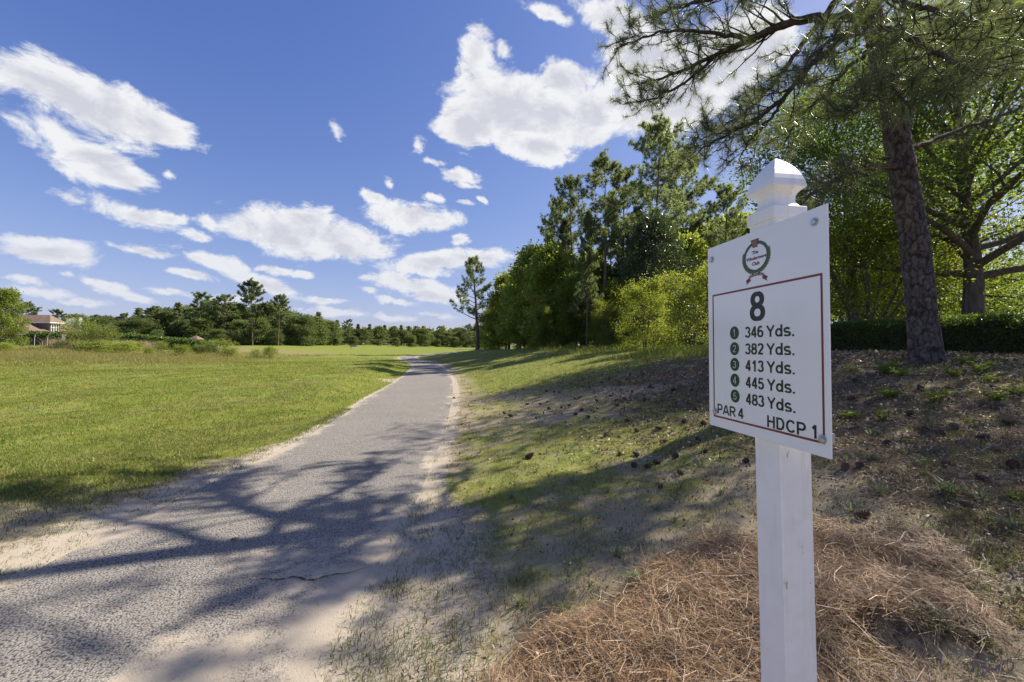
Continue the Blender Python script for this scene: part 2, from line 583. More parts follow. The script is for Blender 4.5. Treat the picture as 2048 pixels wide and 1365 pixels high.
def path_material():
    m, t, out = new_mat('worn_asphalt')
    a = t.node('ShaderNodeAttribute', attribute_name='Col')
    s = t.node('ShaderNodeSeparateColor', {0: a.outputs['Color']})
    sand = s.outputs[0]
    co = t.node('ShaderNodeTexCoord').outputs['Object']
    vo = t.node('ShaderNodeTexVoronoi', {'Vector': co, 'Scale': 85.0}, feature='F1')
    n0 = t.noise(co, .9, 5, .6)
    n1 = t.noise(co, 130, 4, .75)
    n2 = t.noise(co, 9, 6, .65)
    base = t.mix(n0.outputs['Fac'], (.225, .20, .166), (.335, .30, .252))
    st = t.node('ShaderNodeSeparateColor', {0: vo.outputs['Color']})
    c = t.mix(t.m('MULTIPLY', t.ss(st.outputs[0], .45, 1.0), .75), base, (.36, .345, .32))
    c = t.mix(t.ss(vo.outputs['Distance'], .42, .75), c, (.075, .07, .068))
    c = t.mix(t.m('MULTIPLY', t.ss(n1.outputs['Fac'], .52, .68), .5), c, (.10, .094, .09))
    m2, m3, m4 = t.noise(co, 3.2, 6, .65), t.noise(co, 17, 5, .7), t.noise(co, 90, 4, .7)
    c_s = sand_colour(t, m2.outputs['Fac'], m3.outputs['Fac'], m4.outputs['Fac'])
    sp = t.m('MULTIPLY_ADD', n1.outputs['Fac'], -.9, t.m('MULTIPLY_ADD', n2.outputs['Fac'], .9, 0))
    f = t.ss(t.m('ADD', sand, sp), .38, .72)
    c = t.mix(f, c, c_s)
    h = t.m('SUBTRACT', t.m('MULTIPLY', n1.outputs['Fac'], .5), vo.outputs['Distance'])
    bp = t.node('ShaderNodeBump', {'Strength': t.m('MULTIPLY_ADD', f, -.45, .7), 'Distance': .006, 'Height': h})
    b = t.node('ShaderNodeBsdfPrincipled', {'Base Color': c, 'Roughness': .9, 'Specular IOR Level': .2, 'Normal': bp.outputs[0]})
    t.l.new(b.outputs[0], out.inputs[0])
    return m


# ------------------------------------------------------------------ ground
def grow_axis(a, b, step, far_lo, far_hi, g=1.055):
    core = list(np.arange(a, b + 1e-6, step))
    s, v = step, a
    lo = []
    while v > far_lo:
        s *= g
        v -= s
        lo.append(v)
    s, v = step, core[-1]
    hi = []
    while v < far_hi:
        s *= g
        v += s
        hi.append(v)
    return np.array(lo[::-1] + core + hi)


def masks(x, y):
    c, h = xc(y), hw(y)
    dr, dl = x - c - h, c - h - x
    big = fbm(x, y, .35, 4, 71)
    mid = fbm(x, y, 1.4, 4, 72)
    fine = fbm(x, y, 5.5, 3, 73)
    wv = .25 + 2.8 * (1 - ss(3.8, 7.0, y))
    lawn = ss(-.1, 1, (dl + .14 * ss(5, 8, y) + ((mid - .5) * 1.5 + (fine - .5) * .9) * (.25 + .75 * (1 - ss(4, 9, y)))) / wv)
    lawn = lawn * (1 - .32 * ss(.52, .70, fbm(x, y, .55, 5, 74)) * ss(1, 3, dl))
    strip = 1 - ss(2.8, 6.5, y)
    lawn = lawn * (1 - .34 * strip * (1 - ss(1.0, 3.6, dl + (mid - .5) * 2.2)))
    lawn = lawn * (.74 + .5 * big)
    bank_g = ss(-.05, .55, dr + (mid - .5) * 1.0 + (fine - .5) * .6) * (.20 + .55 * big + .35 * (mid - .5) + .25 * (fine - .5)) * (.70 + .30 * ss(2.2, 4.5, y))
    lit = ss(1.6, 4.2, dr + (big - .5) * 3) * (1 - ss(9, 16, y)) * (.25 + .95 * mid)
    bank_g = bank_g * (1 - .45 * ss(2.5, 5.5, dr) * (1 - ss(8, 14, y)))
    bank_g = np.maximum(bank_g, (.58 + .3 * big) * ss(8, 14, y) * ss(.1, 1.2, dr))
    grass = np.where(dl > dr, lawn, bank_g)
    grass = np.where(y > 40, np.maximum(grass, .78), grass)
    near = np.exp(-(np.maximum(dr, 0) / (.26 + .70 * (1 - ss(2.2, 5, y)))) ** 2) * (dr > -.5)
    nearl = np.exp(-(np.maximum(dl, 0) / (.15 + .6 * strip)) ** 2) * (dl > -.5)
    sand = np.maximum(near, nearl) * .9
    pit = np.exp(-(((x + 4.9) / 1.1) ** 2 + ((y - 18.3) / 1.6) ** 2)) * .9 + np.exp(-(((x + 12.6) / 1.0) ** 2 + ((y - 47) / 3.0) ** 2)) * .8
    sand = np.maximum(sand, pit)
    sand = np.maximum(sand, .75 * np.exp(-(((x - 2.35) / .5) ** 2 + ((y - 1.75) / .5) ** 2)))
    sand = np.maximum(sand, (.28 + .4 * (mid - .5)) * (dr > 0) * (1 - ss(1.5, 3.4, dr)) * (1 - ss(4, 8, y)))
    st = straw_mask(x, y)
    lit = np.maximum(lit, st)
    grass = grass * (1 - .85 * st)
    dry = ss(9, 20, dl) * ss(20, 32, y) * (1 - ss(65, 90, y)) + .35 * (dr > 0) * ss(.35, .7, mid)
    return np.clip(grass, 0, 1), np.clip(lit, 0, 1), np.clip(sand * (1 - st * .7), 0, 1), np.clip(dry, 0, 1)


gx = grow_axis(-9, 8, .07, -1400, 1400)
gy = grow_axis(.6, 12, .07, -40, 2600)
X, Y = np.meshgrid(gx, gy)
Z = terrain(X, Y)
nx, ny = len(gx), len(gy)
i = np.arange(ny - 1)[:, None] * nx + np.arange(nx - 1)[None]
q = np.stack([i, i + 1, i + 1 + nx, i + nx], -1).reshape(-1, 4)
mk = np.stack(masks(X.ravel(), Y.ravel()), 1)
ground = npmesh('ground', np.stack([X.ravel(), Y.ravel(), Z.ravel()], 1), [q], ground_material(), None, mk, True)
tag(ground, 'rolling golf course ground of turf, sandy soil and pine litter', kind='structure')

# ------------------------------------------------------------------ cart path
yy = np.concatenate([np.arange(-6, 14, .12), np.arange(14, 40, .3), np.arange(40, 112, .6)])
uu = np.linspace(-1.12, 1.12, 41)
U, YY = np.meshgrid(uu, yy)
tx = np.gradient(xc(yy), yy)
nrm_x, nrm_y = 1 / np.sqrt(1 + tx ** 2), -tx / np.sqrt(1 + tx ** 2)
wid = hw(yy)
XX = xc(yy)[:, None] + U * (wid * nrm_x)[:, None]
YP = YY + U * (wid * nrm_y)[:, None]
ZZ = terrain(np.broadcast_to(xc(yy)[:, None], XX.shape), YY, False) + .028 + .004 + .03 * ss(12, 40, YP)
ZZ = ZZ + (fbm(XX, YP, .8, 3, 5) - .5) * .012 - .02 * ss(.9, 1.12, np.abs(U))
edge = np.abs(U) + (fbm(XX, YP, 2.2, 5, 61) - .5) * .62
sandy = .40 * ss(.72, 1.08, edge) + .20
nearpatch = ss(3.9, 2.2, -(-YP)) if False else (1 - ss(2.4, 4.2, YP + (fbm(XX, YP, .9, 3, 62) - .5) * 2.2))
sandy = sandy + .34 * nearpatch * ss(-.55, .6, U + (fbm(XX, YP, 1.3, 3, 63) - .5) * 1.2)
sandy = sandy + .26 * ss(.52, .75, fbm(XX, YP, 1.1, 4, 64)) * (1 - ss(6, 9, YP))
sandy = sandy + .10 * ss(.45, .7, fbm(XX, YP, .45, 3, 65)) + .22 * ss(36, 48, YP)
n2x, n2y = len(uu), len(yy)
i = np.arange(n2y - 1)[:, None] * n2x + np.arange(n2x - 1)[None]
q = np.stack([i, i + 1, i + 1 + n2x, i + n2x], -1).reshape(-1, 4)
pc = np.stack([sandy.ravel()] * 3, 1)
path = npmesh('cart_path', np.stack([XX.ravel(), YP.ravel(), ZZ.ravel()], 1), [q], path_material(), None, pc, True)
tag(path, 'worn grey asphalt cart path dusted with sand, curving away to the left', kind='structure')
M_dark = plain('crack_dirt', (.03, .026, .024), .95)
g = Geo()
cp = [ground_at(px, py) for px, py in ((490, 1176), (530, 1168), (560, 1172), (590, 1164), (625, 1170), (660, 1160), (700, 1156), (740, 1140))]
cp = np.array(cp)
cpf = np.stack([np.interp(np.linspace(0, 7, 40), range(8), cp[:, k]) for k in range(3)], 1)
cpf[:, 1] += rng.normal(0, .006, 40)
wv = np.array([.002 + .006 * abs(math.sin(k * .9)) * math.sin(math.pi * k / 39) for k in range(40)])
V = np.concatenate([cpf + np.stack([0 * wv, wv, 0 * wv], 1), cpf - np.stack([0 * wv, wv, 0 * wv], 1)])
V[:, 2] = .0125
g.add(V, [(k, k + 40, k + 41, k + 1) for k in range(39)])
g.build('crack', M_dark, path)

# ------------------------------------------------------------------ hole sign
M_vinyl, t, out = new_mat('white_vinyl')
co = t.node('ShaderNodeTexCoord').outputs['Object']
n = t.noise(co, 14, 6, .7)
n2 = t.noise(t.vm('MULTIPLY', co, (1, 1, .35)), 38, 4, .7)
c = t.mix(t.ss(n.outputs['Fac'], .35, .75), (.88, .875, .87), (.82, .81, .79))
n3 = t.noise(t.vm('MULTIPLY', co, (1, 1, .12)), 30, 5, .7)
c = t.mix(t.m('MULTIPLY', t.ss(n3.outputs['Fac'], .50, .72), .30), c, (.55, .52, .46))
c = t.mix(t.m('MULTIPLY', t.ss(n2.outputs['Fac'], .66, .71), .6), c, (.16, .13, .11))
b = t.node('ShaderNodeBsdfPrincipled', {'Base Color': c, 'Roughness': .38, 'Specular IOR Level': .45})
t.l.new(b.outputs[0], out.inputs[0])
M_board = plain('sign_face', (.85, .855, .87), .12, var=.02, nscale=3, spec=.5, coat=.2)
M_red = plain('print_red', (.20, .035, .028), .3, var=.05)
M_maroon = plain('print_maroon', (.14, .028, .035), .35, var=.05)
M_ink = plain('print_ink', (.022, .028, .026), .3, var=.05)
M_green = plain('print_green', (.02, .062, .038), .3, var=.05)
M_wreath = plain('print_wreath', (.05, .10, .075), .35, var=.35, nscale=120)
M_leafprint = plain('print_leaf', (.085, .125, .05), .35, var=.3, nscale=150)
M_key = plain('print_keystone', (.24, .13, .07), .35, var=.15, nscale=90)
M_white = plain('print_white', (.75, .75, .74), .3, var=.02)
M_zinc = plain('zinc', (.52, .54, .57), .35, metal=.9, var=.2, nscale=60)

sx, sy = .7235, 1.1895
rot = math.atan2(-.988, .152)
base_z = float(terrain(sx, sy)) - .02
post_h = 1.907 - base_z
sign = thing('hole_sign', 'white hole 8 yardage sign on a square white post standing in pine straw', 'golf sign', (sx, sy, base_z), rot)
sign.rotation_euler = (0, R(-.55), rot)
PXC, PYC, HP = .015, .0515, .0492


def sq_loft(prof, bev=.004, cx=PXC, cy=PYC):
    V, Q = [], []
    for (z, h) in prof:
        e = min(bev, h * .45)
        for (x, y) in ((h - e, -h), (h, -h + e), (h, h - e), (h - e, h), (-h + e, h), (-h, h - e), (-h, -h + e), (-h + e, -h)):
            V.append((cx + x, cy + y, z))
    for k in range(len(prof) - 1):
        for j in range(8):
            Q.append((k * 8 + j, k * 8 + (j + 1) % 8, k * 8 + 8 + (j + 1) % 8, k * 8 + 8 + j))
    Q2 = [tuple((len(prof) - 1) * 8 + j for j in range(8)), tuple(range(7, -1, -1))]
    return V, Q, Q2


def poly_obj(name, V, F, mat, parent, smooth=False):
    me = bpy.data.meshes.new(name)
    me.from_pydata([tuple(float(a) for a in v) for v in V], [], F)
    me.materials.append(mat)
    if smooth:
        me.polygons.foreach_set('use_smooth', [True] * len(me.polygons))
    me.update()
    return link(bpy.data.objects.new(name, me), parent)


V, Q, Q2 = sq_loft([(-.3, HP), (post_h, HP)], .0035)
V = [(x, y + .014 * (post_h - z), z) for x, y, z in V]      # the post leans a little
poly_obj('post', V, Q + Q2, M_vinyl, sign)
prof = [(0, .0530), (.002, .0536), (.034, .0536), (.0365, .0525), (.0380, .0465), (.042, .0405), (.049, .0362), (.057, .0342), (.065, .0338), (.073, .0350),
        (.080, .0385), (.086, .0440), (.0905, .0500), (.0930, .0534), (.0965, .0538), (.101, .0530), (.114, .0505), (.128, .0462), (.142, .0405), (.155, .0335), (.167, .0255), (.177, .0175), (.185, .0105), (.190, .0050), (.193, .0008)]
V, Q, Q2 = sq_loft([(post_h + z - .002, h) for z, h in prof], .0022)
poly_obj('post_cap', V, Q + Q2, M_vinyl, sign)
bc = 1.582 - base_z                                   # board centre above the post foot
g = Geo()
bw, bh, rr = .2286, .305, .004
g.box((-bw, -.0015, bc - bh), (bw, .0025, bc + bh))
board = g.build('sign_board', M_board, sign)
FY = -.0020                                           # print lies a hair in front of the face


def flat(name, rings, mat, y=FY, lab=None):
    """flat print from polygons of (x, z) about the board centre"""
    V, F = [], []
    for r in rings:
        n0 = len(V)
        V += [(x, y, bc + z) for x, z in r]
        F.append(tuple(range(n0, n0 + len(r))))
    o = poly_obj(name, V, F, mat, board)
    if lab:
        o['label'] = lab
    return o


def bar(x0, z0, x1, z1):
    return [(x0, z0), (x1, z0), (x1, z1), (x0, z1)]


L0, L1, T0, T1, tw = -.2055, .2138, -.2735, .1410, .0058
flat('border', [bar(L0, T1 - tw, L1, T1), bar(L0, T0, L1, T0 + tw), bar(L0, T0 + tw, L0 + tw, T1 - tw), bar(L1 - tw, T0 + tw, L1, T1 - tw)], M_red)


def text(body, x0, x1, z0, z1, mat, name='lettering', y=FY, bold=.02, parent=None, arc=None):
    cu = bpy.data.curves.new('tmp_text', 'FONT')
    cu.body = body
    cu.size = 1.0
    cu.offset = bold
    cu.resolution_u = 4
    o = bpy.data.objects.new('tmp_text', cu)
    col.objects.link(o)
    bpy.context.view_layer.update()
    dg = bpy.context.evaluated_depsgraph_get()
    me = bpy.data.meshes.new_from_object(o.evaluated_get(dg))
    bpy.data.objects.remove(o)
    bpy.data.curves.remove(cu)
    me.name = name
    me.materials.clear()
    me.materials.append(mat)
    c = np.zeros(len(me.vertices) * 3)
    me.vertices.foreach_get('co', c)
    c = c.reshape(-1, 3)
    lo, hi = c.min(0), c.max(0)
    u = (c[:, 0] - lo[0]) / (hi[0] - lo[0])
    v = (c[:, 1] - lo[1]) / (hi[1] - lo[1])
    nx_, nz_ = x0 + u * (x1 - x0), z0 + v * (z1 - z0)
    if arc:
        nz_ = nz_ + arc * (1 - (2 * u - 1) ** 2)
    c = np.stack([nx_, np.full(len(c), y), bc + nz_], 1)
    me.vertices.foreach_set('co', c.astype(np.float32).ravel())
    me.update()
    return link(bpy.data.objects.new(name, me), parent or board)


# bold grotesque letters drawn as strokes on a unit cell: width 0..1, height 0..1 (cap height), t = stroke
def arc_pts(cx, cy, rx, ry, a0, a1, n=14):
    return [(cx + rx * math.cos(R(a)), cy + ry * math.sin(R(a))) for a in np.linspace(a0, a1, n)]


GLY = {
    '1': [[(.60, 0), (.60, 1.0)], [(.58, .93), (.22, .70)]],
    '2': [arc_pts(.5, .70, .38, .24, 165, -25) + [(.14, .075)], [(.07, .075), (.93, .075)]],
    '3': [arc_pts(.47, .73, .36, .20, 160, -80), arc_pts(.47, .29, .41, .225, 80, -165)],
    '4': [[(.70, 0), (.70, 1.0)], [(.66, .95), (.09, .29)], [(.04, .27), (.98, .27)]],
    '5': [[(.88, .925), (.24, .925), (.15, .50)], arc_pts(.48, .33, .40, .265, 145, -160)],
    '6': [arc_pts(.5, .32, .40, .255, 0, 360, 24), arc_pts(.56, .50, .46, .44, 60, 185)],
    '8': [arc_pts(.5, .735, .34, .20, 0, 360, 24), arc_pts(.5, .285, .40, .225, 0, 360, 24)],
    'Y': [[(.06, 1.0), (.5, .44)], [(.94, 1.0), (.5, .44)], [(.5, .50), (.5, 0)]],
    'd': [arc_pts(.47, .345, .37, .28, 0, 360, 24), [(.85, 0), (.85, 1.0)]],
    's': [arc_pts(.5, .51, .36, .165, 25, 235) + arc_pts(.5, .20, .38, .155, 60, -160)],
    '.': [[(.5, 0), (.5, .15)]],
    'P': [[(.14, 0), (.14, 1.0)], [(.14, .925), (.55, .925)] + arc_pts(.58, .68, .31, .245, 90, -90) + [(.14, .435)]],
    'A': [[(.06, 0), (.46, 1.0)], [(.94, 0), (.54, 1.0)], [(.22, .29), (.78, .29)]],
    'R': [[(.14, 0), (.14, 1.0)], [(.14, .925), (.55, .925)] + arc_pts(.58, .70, .29, .225, 90, -90) + [(.14, .475)], [(.52, .47), (.92, 0)]],
    'H': [[(.14, 0), (.14, 1.0)], [(.86, 0), (.86, 1.0)], [(.14, .53), (.86, .53)]],
    'D': [[(.14, 0), (.14, 1.0)], [(.14, .925), (.45, .925)] + arc_pts(.47, .5, .39, .425, 90, -90) + [(.14, .075)]],
    'C': [arc_pts(.54, .5, .42, .43, 38, 322, 20)],
}


def letters(body, x0, x1, z0, h, mat, adv, t=.16, name='lettering', y=FY, parent=None, gap=.16):
    """adv: relative widths, ' ' included; t: stroke as a share of the height"""
    tot = sum(adv) + gap * (len(adv) - 1)
    k = (x1 - x0) / tot
    V, F, x, lay = [], [], x0, 0
    for ch, w in zip(body, adv):
        cw = w * k
        for st in GLY.get(ch, []):
            P_ = np.array([(x + u * cw, v * h) for u, v in st])
            T_ = unit(np.gradient(P_, axis=0))
            tt_ = t * h * .5
            N_ = np.stack([-T_[:, 1], T_[:, 0]], 1)
            if len(P_) > 2 and np.linalg.norm(P_[0] - P_[-1]) < 1e-6:
                N_[0] = N_[-1] = unit(N_[0] + N_[-1])
            th_ = tt_ * np.where(np.abs(T_[:, 1]) > .7, 1.0, .88)[:, None]
            A_, B_ = P_ + N_ * th_, P_ - N_ * th_
            lay += 1
            yy__ = y - .00002 * lay
            n0, m_ = len(V), len(P_)
            V += [(a_[0], yy__, bc + z0 + min(max(a_[1], 0), h)) for a_ in A_] + [(b_[0], yy__, bc + z0 + min(max(b_[1], 0), h)) for b_ in B_]
            F += [(n0 + i_, n0 + m_ + i_, n0 + m_ + i_ + 1, n0 + i_ + 1) for i_ in range(m_ - 1)]
        x += (w + gap) * k
    o = poly_obj(name, V, F, mat, parent or board)
    return o


letters('8', -.0268, .0272, .0385, .0862, M_ink, [1], .205, 'hole_number')
for k, (num, yds) in enumerate((('1', '346'), ('2', '382'), ('3', '413'), ('4', '445'), ('5', '483'))):
    z = .0071 - k * .0499
    ring = [(-.0986 + .0208 * math.cos(a), z + .0208 * math.sin(a)) for a in np.linspace(0, 2 * math.pi, 33)[:-1]]
    disc = flat('tee_disc', [ring], M_green)
    letters(num, -.0986 - .0078, -.0986 + .0078, z - .0118, .0236, M_white, [1], .085, 'tee_number', FY - .0006, disc)
    z0 = -.0098 - k * .0504
    letters(yds, -.0505, .0220, z0, .0332, M_ink, [1, 1, 1], .205)
    letters('Yds.', .0345, .1300, z0, .0332, M_ink, [1.22, 1.05, 1.0, .35], .20, gap=.14)
letters('PAR 4', -.1855, -.0620, -.2592, .0322, M_ink, [1.12, 1.25, 1.2, .3, 1.0], .195, gap=.10)
letters('HDCP 1', .0318, .1960, -.2652, .0336, M_ink, [1.15, 1.15, 1.2, 1.1, .3, .8], .195, gap=.14)

# club emblem
EC, EZ = -.0027, .2275


def ell(rx, rz, a):
    return (EC + rx * math.cos(a), EZ + rz * math.sin(a))


angs = np.linspace(0, 2 * math.pi, 49)
rings = []
for a, b2 in zip(angs[:-1], angs[1:]):
    up = .5 + .5 * math.sin(a)
    wi = .0095
    rings.append([ell(.0520 - wi, .0470 - wi, a), ell(.0520, .0470, a), ell(.0520, .0470, b2), ell(.0520 - wi, .0470 - wi, b2)])
wre = flat('wreath', rings, M_wreath)
rings = []
for sgn in (-1, 1):
    for k in range(11):
        a = -math.pi / 2 + sgn * (.12 + k * .165)
        for io in (-1, 1):
            r0 = (.0475, .0425)
            p = ell(*r0, a)
            ta = a + sgn * math.pi / 2
            dx, dz = math.cos(ta) + io * .75 * math.cos(a), math.sin(ta) + io * .75 * math.sin(a)
            ln = .0145 if io > 0 else .0105
            n_ = math.hypot(dx, dz)
            dx, dz = dx / n_ * ln, dz / n_ * ln
            rings.append([(p[0], p[1]), (p[0] + dx * .5 - dz * .28, p[1] + dz * .5 + dx * .28), (p[0] + dx, p[1] + dz), (p[0] + dx * .5 + dz * .28, p[1] + dz * .5 - dx * .28)])
for k, r_ in enumerate(rings):
    rings[k] = r_
o = flat('laurel', rings, M_leafprint, FY - .0005)
flat('keystone', [[(-.0225, .2805), (.0105, .2805), (.0035, .2565), (-.0135, .2565)]], M_maroon, FY - .0006)
flat('keystone', [[(-.0180, .2770), (.0060, .2770), (.0010, .2590), (-.0110, .2590)]], M_key, FY - .0010)
text('The', -.0180, .0070, .2372, .2475, M_maroon, bold=.035)
text('Windermere', -.0422, .0378, .2203, .2305, M_maroon, bold=.035)
text('Club', -.0190, .0118, .2035, .2142, M_maroon, bold=.035)
rib = []
for k in range(8):
    u0, u1 = k / 8, (k + 1) / 8
    f = lambda u: (-.0318 + u * .0593, .1668 + .0050 * (1 - (2 * u - 1) ** 2))
    (xa, za), (xb, zb) = f(u0), f(u1)
    rib.append([(xa, za), (xb, zb), (xb, zb + .0078), (xa, za + .0078)])
flat('ribbon', rib, M_maroon, FY - .0004)
flat('ribbon_tail', [[(-.0300, .1705), (-.0300 + .007, .1610), (-.0445, .1500), (-.0405, .1570), (-.0455, .1625)]], M_maroon, FY - .0002)
flat('ribbon_tail', [[(.0275, .1705), (.0275 - .007, .1610), (.0410, .1500), (.0370, .1570), (.0425, .1625)]], M_maroon, FY - .0002)
text('FOUNDED 1987', -.0285, .0245, .1683, .1728, M_white, bold=.0, y=FY - .0010, arc=.0046)


def bolt(x, z):
    g = Geo()
    th = np.linspace(0, 2 * math.pi, 17)[:-1]
    pr = [(.0, .0115), (-.0018, .0112), (-.0020, .0075), (-.0065, .0075), (-.0078, .0062), (-.0080, .0)]
    V, Q = [], []
    for (y, r) in pr:
        rr_ = np.full(16, r)
        V += [(x + rr_[k] * math.cos(a), -.0015 + y, bc + z + rr_[k] * math.sin(a)) for k, a in enumerate(th)]
    for a in range(len(pr) - 1):
        Q += [(a * 16 + j, a * 16 + (j + 1) % 16, a * 16 + 16 + (j + 1) % 16, a * 16 + 16 + j) for j in range(16)]
    g.add(V, Q)
    return g.build('bolt', M_zinc, sign)


for x, z in ((.1943, .2709), (-.2065, .2640), (-.1960, -.2546), (.2077, -.2625)):
    bolt(x, z)
for z, xe in ((.2680, .205), (-.2590, .2150)):
    for x0, x1 in ((-xe, PXC - HP - .002), (PXC + HP + .002, xe)):
        g = Geo()
        g.box((x0, .004, bc + z - .011), (x1, .024, bc + z + .011))
        g.build('bracket', M_zinc, sign)

# ------------------------------------------------------------------ trees: skeletons and foliage
TX = lambda n, rg: unit(rg.normal(0, 1, (n, 3)))


def curve_pts(p0, d, L, n, bend, rg, wob=.08):
    pts = [np.array(p0, float)]
    d = unit(np.array(d, float))
    for k in range(n):
        d = unit(d + np.array(bend) / n + rg.normal(0, wob, 3))
        pts.append(pts[-1] + d * L / n)
    return np.array(pts), d


def skel(rg, H, cb, Rad, nl, tr, stems=1, nsub=5, low=12, top=70, fat=1.0, stem_spread=.25, lean=(0, 0), fork=.8, low_shape=.75):
    g = Geo()
    tips, dirs = [], []
    paths = []
    for s in range(stems):
        a = s / stems * 6.283 + rg.uniform(0, 1)
        d = np.array([math.cos(a) * stem_spread * (stems > 1) + lean[0], math.sin(a) * stem_spread * (stems > 1) + lean[1], 1])
        hh = H * fork * (1 if stems == 1 else rg.uniform(.75, 1.0))
        pts, _ = curve_pts((rg.normal(0, .08) * (stems > 1), rg.normal(0, .08) * (stems > 1), -.15), d, hh + .15, 9, (0, 0, .35), rg, .035)
        rad = tr * np.array([1.35, 1.06] + [1 - .78 * ((k - 1) / 8) ** .9 for k in range(2, 10)])
        g.tube(pts, rad, 10 if stems == 1 else 6)
        paths.append((pts, rad))
    for i in range(nl):
        pts, rad = paths[i % stems]
        tt = (i + rg.uniform(.1, .9)) / nl
        f = cb / fork + (1 - cb / fork) * tt
        k = min(f, .999) * 9
        k0 = int(k)
        p = pts[k0] * (1 - k + k0) + pts[k0 + 1] * (k - k0)
        r0 = rad[k0] * .55
        a = i * 2.399 + rg.uniform(-.4, .4)
        e = R(low + (top - low) * tt ** 1.2 + rg.uniform(-8, 8))
        env = Rad * (low_shape + (1 - low_shape) * math.sin(min(1, tt * 2) * 1.57)) * math.sqrt(max(.10, 1 - max(0, tt - .35) ** 2 * 1.9))
        L = env * rg.uniform(.75, 1.05) * (1 if tt < .6 else 1.0)
        d = (math.cos(a) * math.cos(e), math.sin(a) * math.cos(e), math.sin(e))
        lp, ld = curve_pts(p, d, L, 6, (0, 0, .25 - .35 * (tt < .25)), rg, .10)
        lr = r0 * np.linspace(1, .22, 7) ** 1.1
        g.tube(lp, np.maximum(lr, .012), 6)
        tips.append(lp[-1]); dirs.append(ld)
        for j in range(nsub):
            u = .28 + .68 * (j + rg.uniform(0, 1)) / nsub
            kk = u * 6
            k1 = min(int(kk), 5)
            sp = lp[k1] * (1 - kk + k1) + lp[k1 + 1] * (kk - k1)
            axis = unit(lp[k1 + 1] - lp[k1])
            side = unit(np.cross(axis, rg.normal(0, 1, 3) + np.array([0, 0, 1.5]))) * (1 if j % 2 else -1)
            sd = axis * .55 + side * .8 + np.array([0, 0, rg.uniform(-.15, .45)])
            sl = L * .42 * (1.25 - u) + .30 * fat
            qp, qd = curve_pts(sp, sd, sl, 4, (0, 0, .1), rg, .14)
            g.tube(qp, np.maximum(lr[k1] * .5 * np.linspace(1, .3, 5), .007), 4, cap=False)
            for w in (2, 3, 4):
                tips.append(qp[w]); dirs.append(qd)
            for w in range(2):
                v = rg.integers(1, 5)
                tp, td = curve_pts(qp[v], unit(qd + rg.normal(0, .8, 3)), sl * .45, 2, (0, 0, 0), rg, .2)
                g.tube(tp, [.007, .005, .003], 3, cap=False)
                tips.append(tp[-1]); dirs.append(td)
    return g, np.array(tips), np.array(dirs)


def broadleaf(name, label, cat, H, cb, Rad, nl, tr, leaf, nleaf, sig, mat, bmat, seed, loc=(0, 0, 0), group=None, **kw):
    rg = np.random.default_rng(seed)
    g, tips, dirs = skel(rg, H, cb, Rad, nl, tr, **kw)
    root = thing(name, label, cat, loc, 0, group)
    g.build('trunk', bmat, root, True)
    per = max(1, int(nleaf / len(tips)))
    wgt = rg.uniform(.35, 1.75, len(tips))
    cnt = np.maximum(1, (per * wgt).astype(int))
    C = np.repeat(tips, cnt, 0)
    A = np.repeat(dirs, cnt, 0)
    off = rg.normal(0, 1, C.shape) * np.array([sig, sig, sig * .62])
    lf = Geo()
    leaf_geo(lf, C + off, A * .6 + unit(off) * .6 + np.array([0, 0, -.25]), leaf, .55, rg, .55)
    lf.build('crown', mat, root)
    return root


